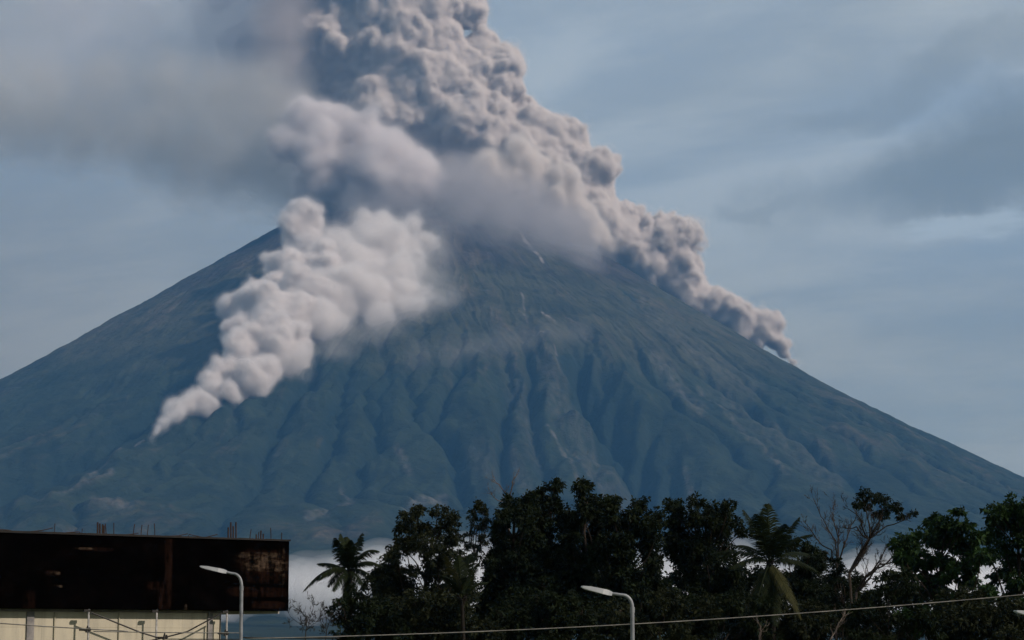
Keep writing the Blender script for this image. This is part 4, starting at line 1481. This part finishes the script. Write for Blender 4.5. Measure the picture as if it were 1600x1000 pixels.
    bare_tree('bare_tree', 'low leafless tree spreading crooked limbs before the white mist', 1338, 925, 138, [[(1352, 900), (1372, 882), (1405, 872), (1440, 868)], [(1360, 895), (1378, 870), (1392, 845)], [(1368, 888), (1400, 862), (1425, 858)]], 35, BARK, 0.09, 3, spread=0.45)
    # green broad-leaved trees
    lob = [(1462, 812, 12), (1500, 800, 9), (1480, 822, 16), (1505, 826, 15), (1450, 832, 15), (1420, 838, 12), (1405, 850, 11), (1430, 856, 14), (1466, 846, 17), (1498, 850, 17), (1520, 842, 14), (1412, 868, 9), (1470, 872, 14), (1500, 880, 15), (1450, 882, 9),
           (1440, 893, 9), (1480, 900, 12), (1510, 905, 14), (1530, 870, 14), (1470, 925, 9), (1500, 935, 12), (1440, 960, 16), (1475, 965, 16), (1510, 965, 16)]
    leafy_tree('broadleaf_tree', 'green tree with large light leaves in tiers over white mist', 'tree', 1485, 132, lob + [(R.uniform(1405, 1545), R.uniform(850, 985), R.uniform(9, 14)) for _ in range(16)], 0.34, LEAF_GREEN, 36, 0.72, 0.17, flat=0.6)
    lob = [(1548, 802, 13), (1565, 798, 14), (1585, 793, 15), (1605, 795, 16), (1555, 820, 15), (1580, 818, 16), (1604, 822, 18), (1540, 838, 12), (1565, 850, 14), (1600, 850, 18), (1545, 868, 15), (1575, 875, 16), (1605, 880, 18), (1560, 900, 15), (1590, 908, 18), (1548, 925, 12), (1580, 940, 18), (1610, 940, 18), (1555, 965, 18), (1590, 970, 20), (1630, 830, 24), (1635, 880, 26), (1640, 930, 28)]
    leafy_tree('broadleaf_tree', 'dense dark green tree last in the row at the picture edge', 'tree', 1588, 136, lob, 0.30, LEAF_GREEN, 37, 0.9, 0.24)
    # dark understorey
    thick = [(560, 'dark thicket at the foot of the first palm', 5), (700, 'dark thicket under the slender tree', 6), (850, 'dark thicket under the tallest tree', 6), (1030, 'dark thicket in the gap right of the middle lamp', 6),
             (1130, 'dark thicket under the big palm', 5), (1230, 'dark thicket of tangled stems right of the big palm', 5), (1390, 'dark palm-like thicket before the low bare tree', 5), (1530, 'dark thicket under the green trees', 6), (1640, 'dark thicket beyond the last tree', 4),
             (1335, 'dark thicket behind the leaning tufted tree', 6), (1455, 'dark thicket low behind the tiered green tree', 5), (1185, 'dark thicket behind the trunk of the big palm', 5), (655, 'dark thicket between the first palm and the young palm', 5)]
    for i, (x, lb, n) in enumerate(thick):
        lob = [(x + R.uniform(-70, 70), R.uniform(935, 1030), R.uniform(15, 24)) for _ in range(n * 4)]
        if x == 1390:
            lob += [(1378, 905, 11), (1395, 898, 12), (1412, 903, 12), (1420, 920, 14), (1385, 925, 16), (1365, 930, 12)]
        if x in (1335, 1455, 1185, 655):
            lob = [(x + R.uniform(-62, 62), R.uniform(905, 1010), R.uniform(12, 18)) for _ in range(n * 4)]
        if x == 560:
            lob = [q for q in lob if q[0] > 535 and (q[0] > 560 or q[1] > 960)] + [(545, 945, 13), (538, 965, 15), (530, 940, 9), (556, 925, 12), (522, 955, 8), (570, 940, 14), (575, 915, 10), (545, 985, 20)]
        leafy_tree('leafy_shrub', lb, 'shrub', x, (124 + (i % 3) * 3) if i < 9 else 156, lob, 0.24, LEAF_BUSH if i % 2 else LEAF_DARK, 50 + i, 0.8, 0.06, 'thickets under the trees')
    # palms
    palm('coconut_palm', 'ragged coconut palm standing alone against the white mist', 136, (544, 893), 541,
         [(532, 834, 0.3, 4), (524, 842, -1.2, 6), (541, 838, 0.8, 6), (566, 832, 0.6, 2), (592, 862, -0.8, 26), (596, 884, 0.5, 22), (474, 924, -0.6, 34), (496, 880, 0.7, 10), (498, 908, -1.8, 26), (520, 925, -2.4, 14), (570, 920, -2.0, 16), (556, 930, 2.2, 12), (585, 905, 2.4, 20), (512, 915, 2.3, 20), (538, 938, -1.6, 8), (548, 846, -1.8, 8)], 61, 0.26, hang=0.6)
    palm('coconut_palm', 'big coconut palm with long arching and hanging yellowed fronds', 128, (1203, 880), 1204,
         [(1162, 796, 0.6, 16), (1199, 787, 0.2, 2), (1182, 806, -1.8, 10), (1248, 808, 0.4, 8), (1268, 836, -0.5, 20), (1226, 822, -2.4, 14), (1111, 866, -0.4, 22), (1141, 890, -1.6, 22), (1252, 968, -1.2, 28, 1), (1212, 978, -1.8, 20), (1156, 982, -1.0, 26, 1), (1275, 890, 1.8, 22), (1178, 960, -2.0, 20), (1236, 940, -2.4, 16, 1), (1150, 850, 2.0, 18), (1260, 862, 2.4, 16)], 62, 0.17, hang=0.45)
    palm('young_palm', 'young yellow green palm almost buried in dark foliage', 122, (722, 935), 723,
         [(694, 866, -0.5, 12, 1), (716, 868, 0.3, 2), (748, 880, -0.4, 12), (690, 900, -0.8, 16), (762, 910, 0.5, 16), (735, 866, 0.8, 6)], 63, 0.10, hang=0.35, sparse=0.8)
    # wispy bare things
    bare_tree('bare_sapling', 'fine leafless sapling on the bank right of the building', 478, 985, 105, [[(476, 965), (468, 948)], [(482, 965), (490, 945)], [(470, 975), (452, 958)], [(492, 975), (505, 955)]], 71, BARK, 0.022, 3, group='bare trees', spread=0.5)
    bare_tree('bare_sapling', 'leafless sapling standing between building and first palm', 510, 990, 107, [[(509, 970), (505, 950)], [(514, 972), (526, 958)], [(505, 980), (494, 966)]], 72, BARK, 0.020, 3, group='bare trees', spread=0.5)
    bare_tree('bare_tree', 'thin leafless treetop rising above the stepped tree', 797, 800, 156, [[(793, 778), (780, 758), (772, 745)], [(796, 775), (801, 752), (808, 740)], [(790, 782), (768, 770)]], 73, BARK_PALE, 0.07, 2, group='bare trees', spread=0.4)
    bare_tree('bare_sapling', 'pale crooked sapling leaning before the dark thicket', 1297, 1000, 100, [[(1308, 985), (1317, 968), (1319, 955)], [(1318, 965), (1326, 950)]], 74, BARK_PALE, 0.028, 1, group='bare trees', spread=0.4)
    bare_tree('bare_sapling', 'thin reddish sapling forking below the big palm', 1187, 1005, 100, [[(1187, 985), (1185, 970)], [(1188, 990), (1199, 978)]], 75, BARK_PALE, 0.02, 1, group='bare trees', spread=0.4)


plant_trees()
# ---------------------------------------------------------------- the air between
def build_haze():
    m, N, out = material('haze_air')
    v = N.n('ShaderNodeVolumePrincipled', {'Color': (0.15, 0.44, 0.90, 1), 'Density': HAZE_DENSITY, 'Anisotropy': 0.0})
    N.put(out, 'Volume', v)
    x0, x1, y0, y1, z0, z1 = -9000, 9000, -450, 20000, -40, 4300
    V = [(x, y, z) for z in (z0, z1) for y in (y0, y1) for x in (x0, x1)]
    Fc = [(0, 2, 3, 1), (4, 5, 7, 6), (0, 1, 5, 4), (2, 6, 7, 3), (0, 4, 6, 2), (1, 3, 7, 5)]
    o = put('haze', mesh_np('haze', V, Fc, [m]))
    tag(o, kind='stuff')


HAZE_DENSITY = 3.0e-5
build_haze()
